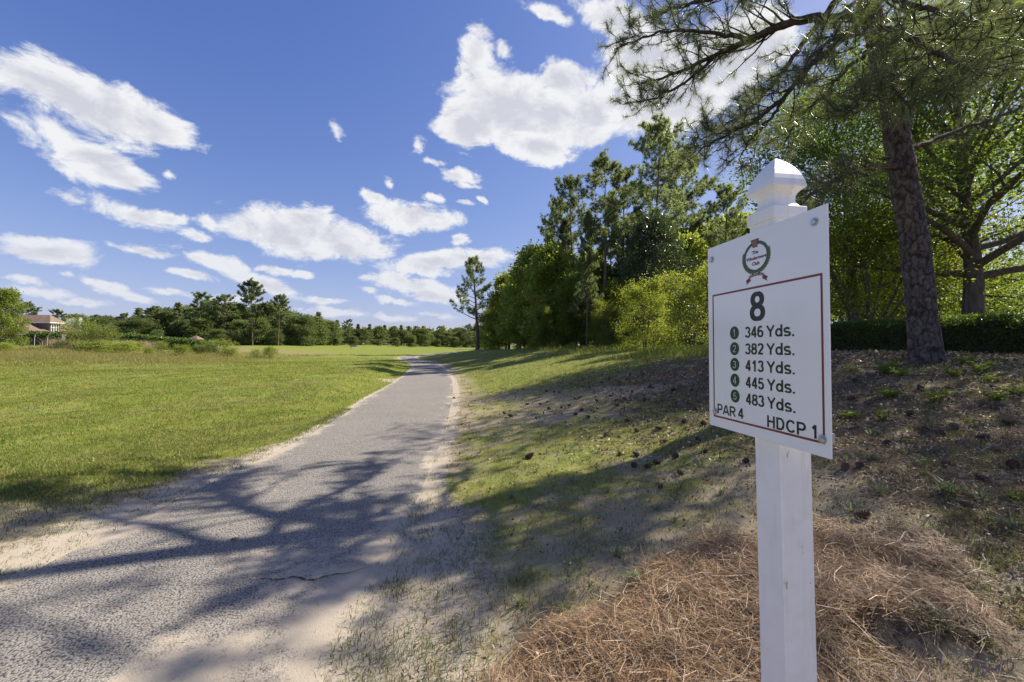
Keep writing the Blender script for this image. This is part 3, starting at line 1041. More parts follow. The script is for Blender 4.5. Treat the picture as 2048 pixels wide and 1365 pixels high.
def pine(name, label, H, cb, Rad, nwh, tr, mat, bmat, seed, tl=.26, tw=.030, k=26, tpl=7, loc=(0, 0, 0), group=None, shape='round', droop=.1, lean=(0, 0), gap=.0):
    rg = np.random.default_rng(seed)
    g = Geo()
    root = thing(name, label, 'pine tree', loc, 0, group)
    pts, _ = curve_pts((0, 0, -.15), (lean[0], lean[1], 1), H + .15, 12, (0, 0, .1), rg, .018)
    rad = tr * np.array([1.3, 1.03] + [1 - .86 * ((q_ - 1) / 11) ** 1.1 for q_ in range(2, 13)])
    g.tube(pts, rad, 9)
    tips, dirs = [], []
    for i in range(nwh):
        t = (i + rg.uniform(.2, .8)) / nwh
        if rg.uniform() < gap:
            continue
        f = cb + (1 - cb) * t * .985
        kk = f * 12
        k0 = min(int(kk), 11)
        p = pts[k0] * (1 - kk + k0) + pts[k0 + 1] * (kk - k0)
        if shape == 'cone':
            env = Rad * (1.05 - .85 * t) * rg.uniform(.65, 1.1)
        else:
            env = Rad * (.55 + .55 * math.sin(min(1, t * 1.9) * 1.57)) * math.sqrt(max(.07, 1 - max(0, t - .3) ** 2 * 1.95)) * rg.uniform(.6, 1.1)
        a = i * 2.399 + rg.uniform(-.5, .5)
        e = R(-4 + 52 * t ** 1.4 + rg.uniform(-10, 10))
        lp, ld = curve_pts(p, (math.cos(a) * math.cos(e), math.sin(a) * math.cos(e), math.sin(e)), env, 5, (0, 0, .35), rg, .1)
        lr = np.maximum(rad[k0] * .34 * np.linspace(1, .25, 6), .012)
        g.tube(lp, lr, 5, cap=False)
        for j in range(tpl):
            u = .35 + .65 * (j + rg.uniform(0, 1)) / tpl
            k2 = u * 5
            k1 = min(int(k2), 4)
            sp = lp[k1] * (1 - k2 + k1) + lp[k1 + 1] * (k2 - k1)
            axis = unit(lp[k1 + 1] - lp[k1])
            side = unit(np.cross(axis, np.array([0, 0, 1.0]) + rg.normal(0, .4, 3))) * (1 if j % 2 else -1)
            sl = .22 * env * (1.3 - u) + .35
            qp, qd = curve_pts(sp, axis * .7 + side * .75 + np.array([0, 0, .2]), sl, 3, (0, 0, .5), rg, .12)
            g.tube(qp, [.016, .013, .010, .007], 3, cap=False)
            for w in (1, 2, 3, 3):
                tips.append(qp[w] + rg.normal(0, .10, 3)); dirs.append(unit(qd + rg.normal(0, .45, 3)))
    g.build('trunk', bmat, root, True)
    nd = Geo()
    needle_geo(nd, np.array(tips), np.array(dirs), k, tl, tw, rg, .55, droop, .14)
    nd.build('crown', mat, root)
    return root


def copy_thing(src, loc, rotz, sc, label, group=None, cat=None):
    r_ = src.copy()
    col.objects.link(r_)
    r_.location = [float(v) for v in loc]
    r_.rotation_euler = (0, 0, rotz)
    r_.scale = sc
    r_['label'] = label
    if group:
        r_['group'] = group
    elif 'group' in r_.keys():
        del r_['group']
    if cat:
        r_['category'] = cat
    for ch in list(src.children):
        c_ = ch.copy()
        col.objects.link(c_)
        c_.parent = r_
    return r_


def gz(x, y):
    return float(terrain(x, y)) - .03


def place(px, Y):
    x = at(px, Y)
    return (x, Y, gz(x, Y))


def h_for(px, Y, top):
    x, y, z = place(px, Y)
    return CAM_Z + (690 - top) / 820 * Y - z


class Proto:
    """first use places the prototype itself, later uses copy it"""

    def __init__(s, root, H):
        zs = []
        for ch in root.children:
            v = np.zeros(len(ch.data.vertices) * 3, np.float32)
            ch.data.vertices.foreach_get('co', v)
            zs.append(np.percentile(v[2::3], 99.8))
        s.root, s.H, s.used = root, float(max(zs)), False

    def put(s, px, Y, top, label, wid=1.0, rot=0, group=None, cat=None):
        loc = place(px, Y)
        hh = h_for(px, Y, top)
        k = hh / s.H
        sc = (k * wid, k * wid, k)
        if not s.used:
            s.used = True
            r_ = s.root
            r_.location = loc
            r_.rotation_euler = (0, 0, rot)
            r_.scale = sc
            r_['label'] = label
            if group:
                r_['group'] = group
            if cat:
                r_['category'] = cat
            return r_
        return copy_thing(s.root, loc, rot, sc, label, group, cat)


# ---- foreground pine -------------------------------------------------------
FP_Y = 6.4
fp_base = np.array([at(1853, FP_Y), FP_Y, 0])
fp_base[2] = gz(*fp_base[:2]) - .02
fpine = thing('foreground_pine', 'tall leaning pine with thick plated bark in front of the clipped hedge', 'pine tree', fp_base)


def fp(px, py, Y_):
    return p3(px, py, Y_) - fp_base


tp = [np.array([0.01, 0, -.15]), fp(1852, 715, FP_Y), fp(1846, 640, FP_Y), fp(1833, 500, FP_Y), fp(1815, 380, FP_Y), fp(1800, 290, FP_Y), fp(1786, 180, FP_Y), fp(1763, 90, FP_Y), fp(1741, 0, FP_Y)]
last = tp[-1]
for k in range(1, 7):
    tp.append(last + np.array([-.10 * k + .012 * k * k, .12 * k, 1.55 * k]))
tp = np.array(tp)
tr = np.array([.36, .275, .245, .240, .232, .222, .185, .182, .182, .17, .155, .135, .11, .08, .045])
tr *= .74
tr[9:] *= .8
hz = tp[:, 2]
nz_, na_ = 420, 72
zz = np.linspace(hz[0], hz[8] + .8, nz_)
cx_, cy_, cr_ = (np.interp(zz, hz, v) for v in (tp[:, 0], tp[:, 1], tr))
for v_ in (cx_, cr_):
    v_[:] = np.convolve(np.pad(v_, 15, mode='edge'), np.ones(31) / 31, 'valid')
th = np.arange(na_) / na_ * 2 * np.pi
TH, ZZt = np.meshgrid(th, zz)
# irregular bark plates: jittered cells, tall and narrow, parted by deep furrows
brg = np.random.default_rng(2)
arc = TH * .17
cw, chh = .072, .20
uo = 2 * np.pi * .17
ncol = int(round(uo / cw))
best1 = np.full(TH.shape, 9.0)
best2 = np.full(TH.shape, 9.0)
cid = np.zeros(TH.shape)
jit = brg.uniform(-.42, .42, (ncol, 120, 3))
ui, vi = arc / uo * ncol, (ZZt - zz[0]) / chh
wu = (fbm(arc * 1.0, ZZt, 11, 4, 8) - .5) * 1.7
wv_ = (fbm(arc * 1.0, ZZt, 9, 4, 18) - .5) * 1.5
for du in (-1, 0, 1):
    for dv in (-1, 0, 1):
        a_ = np.floor(ui + wu) + du
        b_ = np.floor(vi + wv_) + dv
        ai = (a_.astype(int)) % ncol
        bi = np.clip(b_.astype(int), 0, 119)
        dd = np.hypot(ui + wu - a_ - .5 - jit[ai, bi, 0], (vi + wv_ - b_ - .5 - jit[ai, bi, 1]))
        nb_ = dd < best1
        best2 = np.where(nb_, best1, np.minimum(best2, dd))
        cid = np.where(nb_, jit[ai, bi, 2] + .5, cid)
        best1 = np.where(nb_, dd, best1)
fur = ss(.03, .30, best2 - best1 + (fbm(arc * 2, ZZt, 14, 3, 70) - .5) * .25)
fine = fbm(arc * 3, ZZt, 26, 3, 77)
flake = fbm(arc * 1.0, ZZt, 19, 3, 79)
disp = fur * (.010 + .014 * cid) + (fine - .5) * .009 + (flake > .52) * .003
RR = cr_[:, None] + disp - .016
flare = 1 + .10 * np.exp(-(ZZt - zz[0]) / .22) * (1 + .6 * np.sin(TH * 5 + 1))
V = np.stack([cx_[:, None] + RR * flare * np.cos(TH), cy_[:, None] + RR * flare * np.sin(TH), ZZt], -1).reshape(-1, 3)
i = np.arange(nz_ - 1)[:, None] * na_
j = np.arange(na_)[None]
q = np.stack([i + j, i + (j + 1) % na_, i + na_ + (j + 1) % na_, i + na_ + j], -1).reshape(-1, 4)
tone = (.34 + .62 * fur) * (.85 + .3 * (flake > .52)) * (.8 + .4 * cid) * (.7 + .6 * fine)
warm = .92 + .16 * cid
bc_ = np.stack([tone * warm, tone, tone * (1.12 - .2 * cid)], -1).reshape(-1, 3)
M_plate, t, out = new_mat('plated_pine_bark')
a = t.node('ShaderNodeAttribute', attribute_name='Col')
co = t.node('ShaderNodeTexCoord').outputs['Object']
n = t.noise(t.vm('MULTIPLY', co, (1, 1, .5)), 60, 6, .7)
c = t.mix(n.outputs['Fac'], (.085, .068, .060), (.185, .150, .132))
c = t.mix(1.0, c, a.outputs['Color'], 'MULTIPLY')
bp = t.node('ShaderNodeBump', {'Strength': .6, 'Distance': .006, 'Height': n.outputs['Fac']})
b = t.node('ShaderNodeBsdfPrincipled', {'Base Color': c, 'Roughness': .88, 'Specular IOR Level': .2, 'Normal': bp.outputs[0]})
t.l.new(b.outputs[0], out.inputs[0])
npmesh('trunk', V, [q], M_plate, fpine, bc_, True)
g = Geo()
g.tube(tp[8:] + np.array([0, 0, 0]), tr[8:], 12)
g.build('upper_trunk', M_bark_pine, fpine, True)


def pine_limb(pts, r0, r1, seed, twigs, start=.25, tl=(.45, .95), tufts=4, k=64, nl=.17, dead=False, hang=-.05, bias=None, nw=.0042):
    rg = np.random.default_rng(seed)
    P = np.array(pts)
    s = np.linspace(0, len(P) - 1, 5 * len(P))
    Pf = np.stack([np.interp(s, np.arange(len(P)), P[:, k_]) for k_ in range(3)], 1)
    for _ in range(2):
        Pf[1:-1] = (Pf[:-2] + Pf[1:-1] * 2 + Pf[2:]) / 4
    Pf[1:-1] += rg.normal(0, .012, Pf[1:-1].shape)
    rad = np.linspace(r0, r1, len(Pf))
    g = Geo()
    g.tube(Pf, rad, 8)
    T, Dd = [], []
    n = len(Pf)
    for i_ in range(twigs):
        u = start + (1 - start) * (i_ + rg.uniform(0, 1)) / twigs
        k0 = min(int(u * (n - 1)), n - 2)
        ax = unit(Pf[k0 + 1] - Pf[k0])
        side = unit(np.cross(ax, np.array([0, 0, 1.0]) + rg.normal(0, .5, 3))) * (1 if i_ % 2 else -1)
        d = ax * rg.uniform(.5, 1.0) + side * rg.uniform(.3, .9) + np.array([0, 0, rg.uniform(-.5, .35) + hang])
        if bias is not None:
            d = d + np.array(bias)
        L = rg.uniform(*tl) * (1.15 - .35 * u)
        qp, qd = curve_pts(Pf[k0], d, L, 5, (0, 0, .35), rg, .14)
        g.tube(qp, np.linspace(max(.006, rad[k0] * .35), .005, 6), 5, cap=False)
        for w in range(tufts):
            v = 2 + w % 4
            sp = qp[min(v, 5)]
            if w == 0:
                T.append(qp[5]); Dd.append(qd)
                continue
            tpp, td = curve_pts(sp, unit(qd * .8 + rg.normal(0, .6, 3) + np.array([0, 0, .25])), rg.uniform(.12, .32), 3, (0, 0, .5), rg, .1)
            g.tube(tpp, [.006, .005, .005, .004], 4, cap=False)
            T.append(tpp[-1]); Dd.append(td)
    o = g.build('limb', M_twig if not dead else M_bark_pine, fpine, True)
    if not dead or True:
        nd = Geo()
        needle_geo(nd, np.array(T), np.array(Dd), k, nl, nw, rg, .6, .12, .13, (.6, 1.4))
        nd.build('needles', M_needle, o)
    return o


limbs = [
    ([fp(1745, 33, 6.4), fp(1640, 28, 6.7), fp(1560, 48, 7.0), fp(1500, 75, 7.2), fp(1430, 110, 7.5), fp(1350, 145, 7.8), fp(1275, 165, 8.0)], .082, .016, 40, .22, (.35, .85)),
    ([fp(1755, -70, 6.5), fp(1676, 0, 6.8), fp(1625, 63, 7.1), fp(1587, 114, 7.3), fp(1553, 165, 7.5), fp(1502, 216, 7.7), fp(1440, 258, 7.9), fp(1400, 280, 8.0)], .058, .012, 22, .45, (.3, .65)),
    ([fp(1762, 25, 6.4), fp(1718, 42, 6.2), fp(1667, 93, 6.1), fp(1625, 127, 6.0), fp(1574, 191, 5.9), fp(1519, 237, 5.9), fp(1451, 271, 5.9), fp(1400, 300, 5.9)], .055, .012, 24, .45, (.28, .6)),
    ([fp(1572, 193, 5.9), fp(1545, 232, 5.85), fp(1500, 280, 5.8), fp(1480, 320, 5.8)], .026, .008, 8, .3, (.2, .4)),
    ([fp(1740, -90, 6.5), fp(1600, -50, 6.9), fp(1480, -25, 7.2), fp(1370, 5, 7.5), fp(1300, 30, 7.7)], .06, .014, 26, .3, (.35, .8)),
    ([fp(1500, 75, 7.2), fp(1430, 60, 7.1), fp(1350, 55, 7.1), fp(1290, 70, 7.2), fp(1230, 95, 7.4)], .035, .010, 20, .1, (.3, .6)),
    ([fp(1430, 112, 7.5), fp(1370, 165, 7.5), fp(1310, 195, 7.6), fp(1250, 205, 7.8)], .03, .009, 16, .1, (.25, .5)),
    ([fp(1757, 50, 6.3), fp(1790, 55, 5.8), fp(1840, 80, 5.3), fp(1890, 110, 4.9), fp(1950, 140, 4.6)], .05, .012, 26, .15, (.3, .7)),
    ([fp(1770, 110, 6.2), fp(1745, 140, 5.7), fp(1725, 180, 5.2), fp(1710, 225, 4.9)], .04, .010, 22, .1, (.25, .55)),
    ([fp(1780, 150, 6.2), fp(1830, 165, 5.7), fp(1880, 160, 5.4), fp(1960, 130, 5.2), fp(2060, 95, 5.0)], .04, .010, 26, .15, (.3, .6)),
    ([fp(1775, 130, 6.2), fp(1775, 155, 5.5), fp(1790, 180, 5.0), fp(1830, 210, 4.7)], .035, .010, 18, .1, (.25, .5)),
    ([fp(1745, -20, 6.3), fp(1790, -10, 5.8), fp(1850, 10, 5.4), fp(1930, 25, 5.1), fp(2020, 60, 4.9)], .05, .012, 26, .15, (.3, .7)),
    ([fp(1745, -40, 6.3), fp(1705, 10, 5.7), fp(1680, 50, 5.4), fp(1660, 120, 5.2)], .04, .010, 14, .25, (.25, .5)),
    ([fp(1760, 90, 6.4), fp(1700, 130, 6.9), fp(1650, 190, 7.2), fp(1600, 230, 7.5), fp(1570, 290, 7.6)], .04, .010, 18, .2, (.3, .6)),
]
for pts, tw_ in (([fp(1752, 40, 6.4), fp(1830, 30, 6.6), fp(1920, 40, 6.6), fp(2040, 20, 6.6)], 26), ([fp(1775, 120, 6.4), fp(1850, 110, 6.5), fp(1930, 95, 6.6), fp(2030, 130, 6.6)], 24),
                 ([fp(1760, 60, 6.3), fp(1700, 60, 5.6), fp(1640, 90, 5.2), fp(1600, 150, 5.0)], 18), ([fp(1740, 0, 6.4), fp(1800, -50, 6.0), fp(1900, -40, 5.6), fp(2040, -20, 5.4)], 24)):
    limbs.append((pts, .04, .010, tw_, .15, (.3, .65)))
for k, (pts, r0, r1, tw_, st_, tl_) in enumerate(limbs):
    pine_limb(pts, r0, r1, 100 + k, int(tw_ * (1.2 if k < 7 else .85)), st_, tl_, k=50, nw=.0050)
pine_limb([fp(1800, 330, 6.35), fp(1760, 331, 6.2), fp(1722, 337, 6.0), fp(1688, 352, 5.8), fp(1654, 369, 5.65), fp(1612, 396, 5.5)], .055, .018, 150, 22, .35, (.25, .55), tufts=3, k=44, dead=True)
pine_limb([fp(1808, 300, 6.4), fp(1860, 285, 6.6), fp(1917, 258, 6.8), fp(2005, 232, 7.0), fp(2090, 190, 7.2)], .045, .012, 151, 18, .4, (.3, .6), tufts=3, k=44)
# upper crown, above the frame
urg = np.random.default_rng(9)
for k in range(30):
    f = 9.3 + 5.4 * (k + .5) / 30
    k0 = int(f)
    p = tp[k0] * (1 - f + k0) + tp[min(k0 + 1, 14)] * (f - k0)
    a = k * 2.399
    e = R(6 + 34 * k / 30)
    L = (4.4 - 3.2 * k / 30) * urg.uniform(.7, 1.1)
    d = np.array([math.cos(a) * math.cos(e), math.sin(a) * math.cos(e), math.sin(e)])
    pts, _ = curve_pts(p, d, L, 5, (0, 0, .2), urg, .08)
    pine_limb(list(pts), .034, .010, 200 + k, 17, .2, (.4, .9), tufts=4, k=34, nl=.2, nw=.009)


# ---- pine cones -------------------------------------------------------------
M_cone = plain('cone_scales', (.12, .078, .055), .75, var=.4, nscale=120)


def cone_mesh():
    g = Geo()
    th = np.linspace(0, 2 * math.pi, 9)[:-1]
    V, Q = [], []
    prof_ = [(-.042, .004), (-.034, .014), (-.015, .021), (.01, .017), (.032, .009), (.042, .002)]
    for z, r in prof_:
        V += [(r * math.cos(a), r * math.sin(a), z) for a in th]
    for k in range(5):
        Q += [(k * 8 + j, k * 8 + (j + 1) % 8, k * 8 + 8 + (j + 1) % 8, k * 8 + 8 + j) for j in range(8)]
    g.add(V, Q)
    for k in range(64):
        t_ = k / 63
        z = -.040 + .080 * t_
        a = k * 2.39996
        r = np.interp(z, [p_[0] for p_ in prof_], [p_[1] for p_ in prof_])
        L = .017 * (1 - .55 * t_)
        o_ = np.array([math.cos(a), math.sin(a), 0])
        sd = np.array([-math.sin(a), math.cos(a), 0])
        up = np.array([0, 0, 1.0])
        b0 = o_ * r * .8 + up * z
        tipv = b0 + o_ * L + up * L * .45
        mid_ = b0 + o_ * L * .75 + up * L * .2
        w = .010 * (1 - .4 * t_)
        g.add([b0 - sd * w * .4, b0 + sd * w * .4, mid_ + sd * w, tipv, mid_ - sd * w], None, [(0, 1, 2), (0, 2, 4), (4, 2, 3)])
    return g


cone0 = cone_mesh().build('pine_cone', M_cone)
cone_used = [False]


def put_cone(px, py, label, group=None, s=None):
    p = ground_at(px, py)
    s = s or rng.uniform(.75, 1.15)
    if not cone_used[0]:
        o = cone0
        cone_used[0] = True
    else:
        o = cone0.copy()
        col.objects.link(o)
        if 'group' in o.keys():
            del o['group']
    o.location = (p[0], p[1], p[2] + .022 * s)
    o.rotation_euler = (R(90) + rng.normal(0, .35), rng.normal(0, .3), rng.uniform(0, 6.28))
    o.scale = (s, s, s)
    tag(o, label, 'pine cone', group)


put_cone(475, 1086, 'single dark pine cone lying out on the asphalt path', s=1.0)
put_cone(908, 797, 'small pine cone at the right edge of the sunlit path', s=1.0)
put_cone(1060, 916, 'large pine cone on the bare bank, nearest the path in the shade', s=1.6)
put_cone(1021, 834, 'leftmost pine cone of the cluster on the sunny bank', s=1.4)
for px, py in ((1210, 872), (1098, 805), (1150, 832), (1070, 836), (1180, 836), (1210, 838), (1008, 826), (1090, 783), (1110, 785), (1120, 784), (1145, 798), (1160, 797), (1122, 815), (1085, 812), (1095, 818),
               (1055, 812), (1165, 795), (1195, 800), (1220, 793), (1235, 803), (1232, 812), (1250, 800), (1205, 768), (1240, 768), (1220, 757), (1252, 758), (1275, 755), (1290, 762), (1265, 785), (1290, 803),
               (1310, 790), (1330, 770), (1300, 775), (1345, 780), (1365, 760), (1380, 785), (1285, 752), (1320, 752), (1160, 822), (1135, 812)):
    put_cone(px + rng.normal(0, 2), py + rng.normal(0, 1.5), 'brown pine cone in the scatter on the slope left of the sign board', 'pine cones scattered on the slope left of the sign')
for px, py in ((1240, 910), (1275, 912), (1268, 934), (1296, 936), (1310, 928), (1322, 976), (1362, 950), (1390, 822), (1405, 851), (1270, 864), (1330, 885), (1345, 917), (1295, 845), (1365, 845), (1395, 885), (1320, 860), (1490, 925), (1410, 905), (1252, 845)):
    put_cone(px + rng.normal(0, 2), py, 'dark pine cone on the shaded litter in front of the sign board', 'pine cones on the shaded litter left of the post')
for px, py in ((1688, 938), (1722, 936), (1770, 890), (1850, 865), (1880, 872), (1905, 860), (1932, 1018), (1725, 1036), (1965, 880), (1990, 905), (1700, 800), (1735, 810), (1780, 790), (1900, 780), (1840, 780), (2010, 850), (1960, 960), (1990, 820), (1710, 765), (1985, 780), (1890, 930), (2025, 940), (1820, 830)):
    put_cone(px + rng.normal(0, 2), py, 'dark pine cone in the leaf litter right of the sign post', 'pine cones in the litter right of the post')
M_dleaf = plain('dead_leaf', (.20, .085, .035), .7, var=.3, nscale=60)
p = ground_at(727, 1067)
g = Geo()
lv = np.array([(-.05, 0, 0), (-.02, .018, .012), (.03, .014, .01), (.055, 0, .02), (.025, -.016, .006), (-.02, -.014, .004), (.0, 0, -.002)])
g.add(lv + [0, 0, .006], None, [(0, 6, 1), (1, 6, 2), (2, 6, 3), (3, 6, 4), (4, 6, 5), (5, 6, 0)])
o = g.build('dead_leaf', M_dleaf)
o.location = (p[0], p[1], p[2] + .004)
o.rotation_euler = (.1, .1, .5)
tag(o, 'curled rust brown dead leaf lying on the asphalt path', 'leaf')

# ------------------------------------------------------------------ near right: hedge, oaks, multi-stem tree
hp = [np.array(v) for v in ((8.0, 15.5), (8.75, 12.6), (9.75, 9.6), (10.5, 7.4), (11.6, 4.6), (13.0, 1.5))]
hedge = thing('hedge', 'long clipped dark green hedge running behind the big pine trunk', 'hedge', (9.75, 9.6, gz(9.75, 9.6)))
hrg = np.random.default_rng(31)
lf, cr = Geo(), Geo()
org = np.array([9.75, 9.6, gz(9.75, 9.6)])
for a, b in zip(hp[:-1], hp[1:]):
    L = np.linalg.norm(b - a)
    d = (b - a) / L
    nn_ = np.array([d[1], -d[0]])
    if nn_[0] > 0:
        nn_ = -nn_
    hh, hd = .80, 1.1
    n = int(L * 3600)
    u = hrg.uniform(0, L, n)
    face = hrg.uniform(size=n) < .55
    top = ~face
    off = np.where(face, hrg.normal(0, .035, n), -hrg.uniform(0, hd, n))
    zz_ = np.where(face, hrg.uniform(.02, 1, n) ** .9 * hh, hh + hrg.normal(0, .03, n))
    bx = a[0] + d[0] * u + nn_[0] * off
    by = a[1] + d[1] * u + nn_[1] * off
    wob = (fbm(bx, by, 1.6, 3, 91) - .5) * .16
    zz_ = zz_ + wob * (zz_ / hh)
    bx = bx + nn_[0] * (fbm(by, zz_ * 1.0, 2.2, 3, 93) - .5) * .2 * face
    zg = terrain(bx, by)
    C = np.stack([bx, by, zg + zz_], 1) - org
    axd = np.where(face[:, None], np.array([nn_[0], nn_[1], .3]), np.array([0, 0, 1.0]))
    leaf_geo(lf, C, axd, .055, .6, hrg, .7)
    m_ = 7
    for s_ in range(m_):
        ua, ub = s_ / m_ * L, (s_ + 1) / m_ * L
        qa, qb = a + d * ua, a + d * ub
        za, zb = terrain(qa[0], qa[1]) - .05, terrain(qb[0], qb[1]) - .05
        V = []
        for q_, z_ in ((qa, za), (qb, zb)):
            for of, h_ in ((-.08, 0), (-.08, hh - .05), (-hd, hh - .05), (-hd, 0)):
                V.append(np.array([q_[0] + nn_[0] * of, q_[1] + nn_[1] * of, z_ + h_]) - org)
        cr.add(V, [(0, 1, 5, 4), (1, 2, 6, 5), (2, 3, 7, 6)], None, (.5, .5, .5))
cr.build('branches', M_twig, hedge)
lf.build('foliage', M_hedge, hedge)

ox, oy = at(1950, 11.2), 11.2
broadleaf('oak_tree', 'broad oak with a stout grey trunk rising behind the hedge at the right edge', 'oak tree', 8.6, .25, 5.6, 30, .25, .105, 42000, .33, M_leaf_oak, M_bark_oak, 5, (ox, oy, gz(ox, oy)), nsub=5, low=18, top=70)
broadleaf('oak_tree', 'leafy oak behind the sign board with its crown meeting the big pine', 'oak tree', 11.0, .30, 3.5, 20, .17, .11, 30000, .40, M_leaf_oak, M_bark_oak, 6, (11.9, 14.2, gz(11.9, 14.2)), nsub=5, low=5, top=65)
broadleaf('multi_stem_tree', 'lime green tree of many thin stems between the sign board and the big pine', 'tree', 5.6, .30, 2.2, 30, .055, .085, 20000, .28, M_leaf_lime, M_bark_oak, 8, (at(1735, 13.2), 13.2, gz(at(1735, 13.2), 13.2)), stems=8, nsub=4, stem_spread=.42, low=15, top=70)
broadleaf('garden_tree', 'bright green low garden tree beyond the hedge between pine and oak', 'tree', 4.2, .18, 2.6, 20, .10, .10, 12000, .30, M_leaf_lime, M_bark_oak, 9, (at(1880, 18), 18, gz(at(1880, 18), 18)), nsub=5)
broadleaf('garden_tree', 'yellow green garden tree beyond the hedge right of the oak trunk', 'tree', 3.4, .15, 2.4, 18, .09, .10, 10000, .30, M_leaf_lime, M_bark_oak, 10, (at(2010, 19), 19, gz(at(2010, 19), 19)), nsub=5)
broadleaf('garden_tree', 'lime green garden tree showing through behind the thin stems', 'tree', 6.0, .15, 3.0, 22, .12, .11, 15000, .34, M_leaf_lime, M_bark_oak, 12, (at(1770, 20), 20, gz(at(1770, 20), 20)), nsub=5)
for px_, Y_, H_, seed_, lab in ((1690, 17, 3.6, 301, 'dense lime green shrub behind the hedge just right of the sign board'), (1745, 22, 4.6, 302, 'lime green shrub behind the thin stems of the multi stem tree'),
                                (1800, 19, 3.4, 303, 'yellow green shrub behind the hedge left of the big pine trunk'), (1905, 24, 3.4, 304, 'pale green shrub behind the hedge left of the oak trunk'),
                                (2045, 26, 3.2, 305, 'pale shrub behind the hedge at the right edge'), (1960, 30, 3.2, 306, 'pale green shrub far behind the oak trunk'), (1850, 28, 5.0, 307, 'tall green shrub far behind the big pine trunk')):
    broadleaf('garden_shrub', lab, 'shrub', H_, .04, H_ * .75, 20, .06, .11, 8000, .32, M_leaf_lime, M_twig, seed_, (at(px_, Y_), Y_, gz(at(px_, Y_), Y_)), nsub=5, stems=4, stem_spread=.5, low=5)
broadleaf('oak_tree', 'leafy oak farther back between the big pine trunk and the stout oak', 'oak tree', 9.5, .22, 4.2, 26, .18, .14, 30000, .42, M_leaf_oak, M_bark_oak, 16, (at(1868, 17), 17, gz(at(1868, 17), 17)), nsub=5, low=5, top=65)
broadleaf('oak_tree', 'unseen spreading oak added by the hedge beyond the right edge to dapple the litter', 'oak tree', 10.5, .30, 4.8, 26, .22, .12, 11000, .30, M_leaf_oak, M_bark_oak, 26, (14.0, 6.9, gz(14.0, 6.9)), nsub=5, low=10, top=65)  # tree outside the view, added for dappled shade on the litter and straw

# ------------------------------------------------------------------ treeline right of the path
PA = Proto(pine('pine_tree', 'x', 18, .42, 3.4, 46, .19, M_needle_far, M_bark_far, 41, .32, .040, 30, 8), 18)
PB = Proto(pine('pine_tree', 'x', 18, .55, 2.9, 40, .17, M_needle_far, M_bark_far, 42, .32, .040, 30, 9, gap=.08), 18)
PC = Proto(pine('pine_tree', 'x', 18, .30, 3.2, 60, .17, M_needle_far, M_bark_far, 43, .32, .040, 28, 8, shape='cone'), 18)
DA = Proto(broadleaf('broadleaf_tree', 'x', 'tree', 10, .10, 3.2, 26, .16, .27, 17000, .33, M_leaf_mid, M_bark_oak, 51, nsub=5), 10.4)
DB = Proto(broadleaf('broadleaf_tree', 'x', 'tree', 10, .14, 2.6, 24, .14, .27, 15000, .32, M_leaf_mid, M_bark_oak, 52, nsub=5, top=75), 10.6)
DC = Proto(broadleaf('broadleaf_tree', 'x', 'tree', 10, .08, 3.6, 26, .16, .28, 17000, .34, M_leaf_mid, M_bark_oak, 53, nsub=5, top=60), 10.0)
LM = Proto(broadleaf('lime_tree', 'x', 'tree', 5, .06, 2.6, 24, .07, .11, 17000, .20, M_leaf_lime, M_bark_oak, 54, nsub=6, stems=3, low=10, top=70), 5.1)
SH = Proto(broadleaf('shrub', 'x', 'shrub', 2.0, .05, 1.3, 22, .03, .13, 3600, .17, M_leaf_bush, M_twig, 55, nsub=4, stems=5, stem_spread=.5, low=10, top=70), 2.1)
S2 = Proto(broadleaf('shrub', 'x', 'shrub', 2.0, .05, 1.2, 22, .03, .085, 4200, .16, M_leaf_mid, M_twig, 56, nsub=4, stems=5, stem_spread=.4, low=10, top=75), 2.1)

PA.put(1308, 30, 246, 'tallest pine of the tree line right of the path, left of the sign', .98, .4)
PB.put(1204, 33, 310, 'second tallest pine of the tree line, vine wrapped trunk above the shrubs', 1.05, 1.4)
PB.put(1250, 36, 330, 'slim pine between the two tallest pines of the tree line', .9, 2.9)
PA.put(1149, 42, 348, 'pine at the left shoulder of the tree line, top leaning left', .85, 4.0)
PC.put(1174, 31.5, 425, 'thin pine with a bare straight trunk in front of the green tree line', .70, .9)
PA.put(1122, 47, 400, 'pine lower on the left shoulder of the tree line', .8, 5.1)
PC.put(1092, 52, 455, 'leftmost pine stepping down at the far end of the tree line', .9, 2.2)
PB.put(1375, 38, 300, 'pine half hidden behind the long needle branches above the sign', 1.1, 3.6)
for k, (P_, px, Y_, top, w_) in enumerate([(PC, 1130, 43, 440, 1.0), (PC, 1272, 35, 410, .9), (PC, 1108, 47, 468, 1.0), (PB, 1345, 43, 300, 1.1), (PC, 1222, 41, 380, .8)]):
    P_.put(px, Y_, top, 'dark pine standing among the leafy trees of the right tree line', w_, k * 2.2 + .5, 'inner pines of the right tree line')
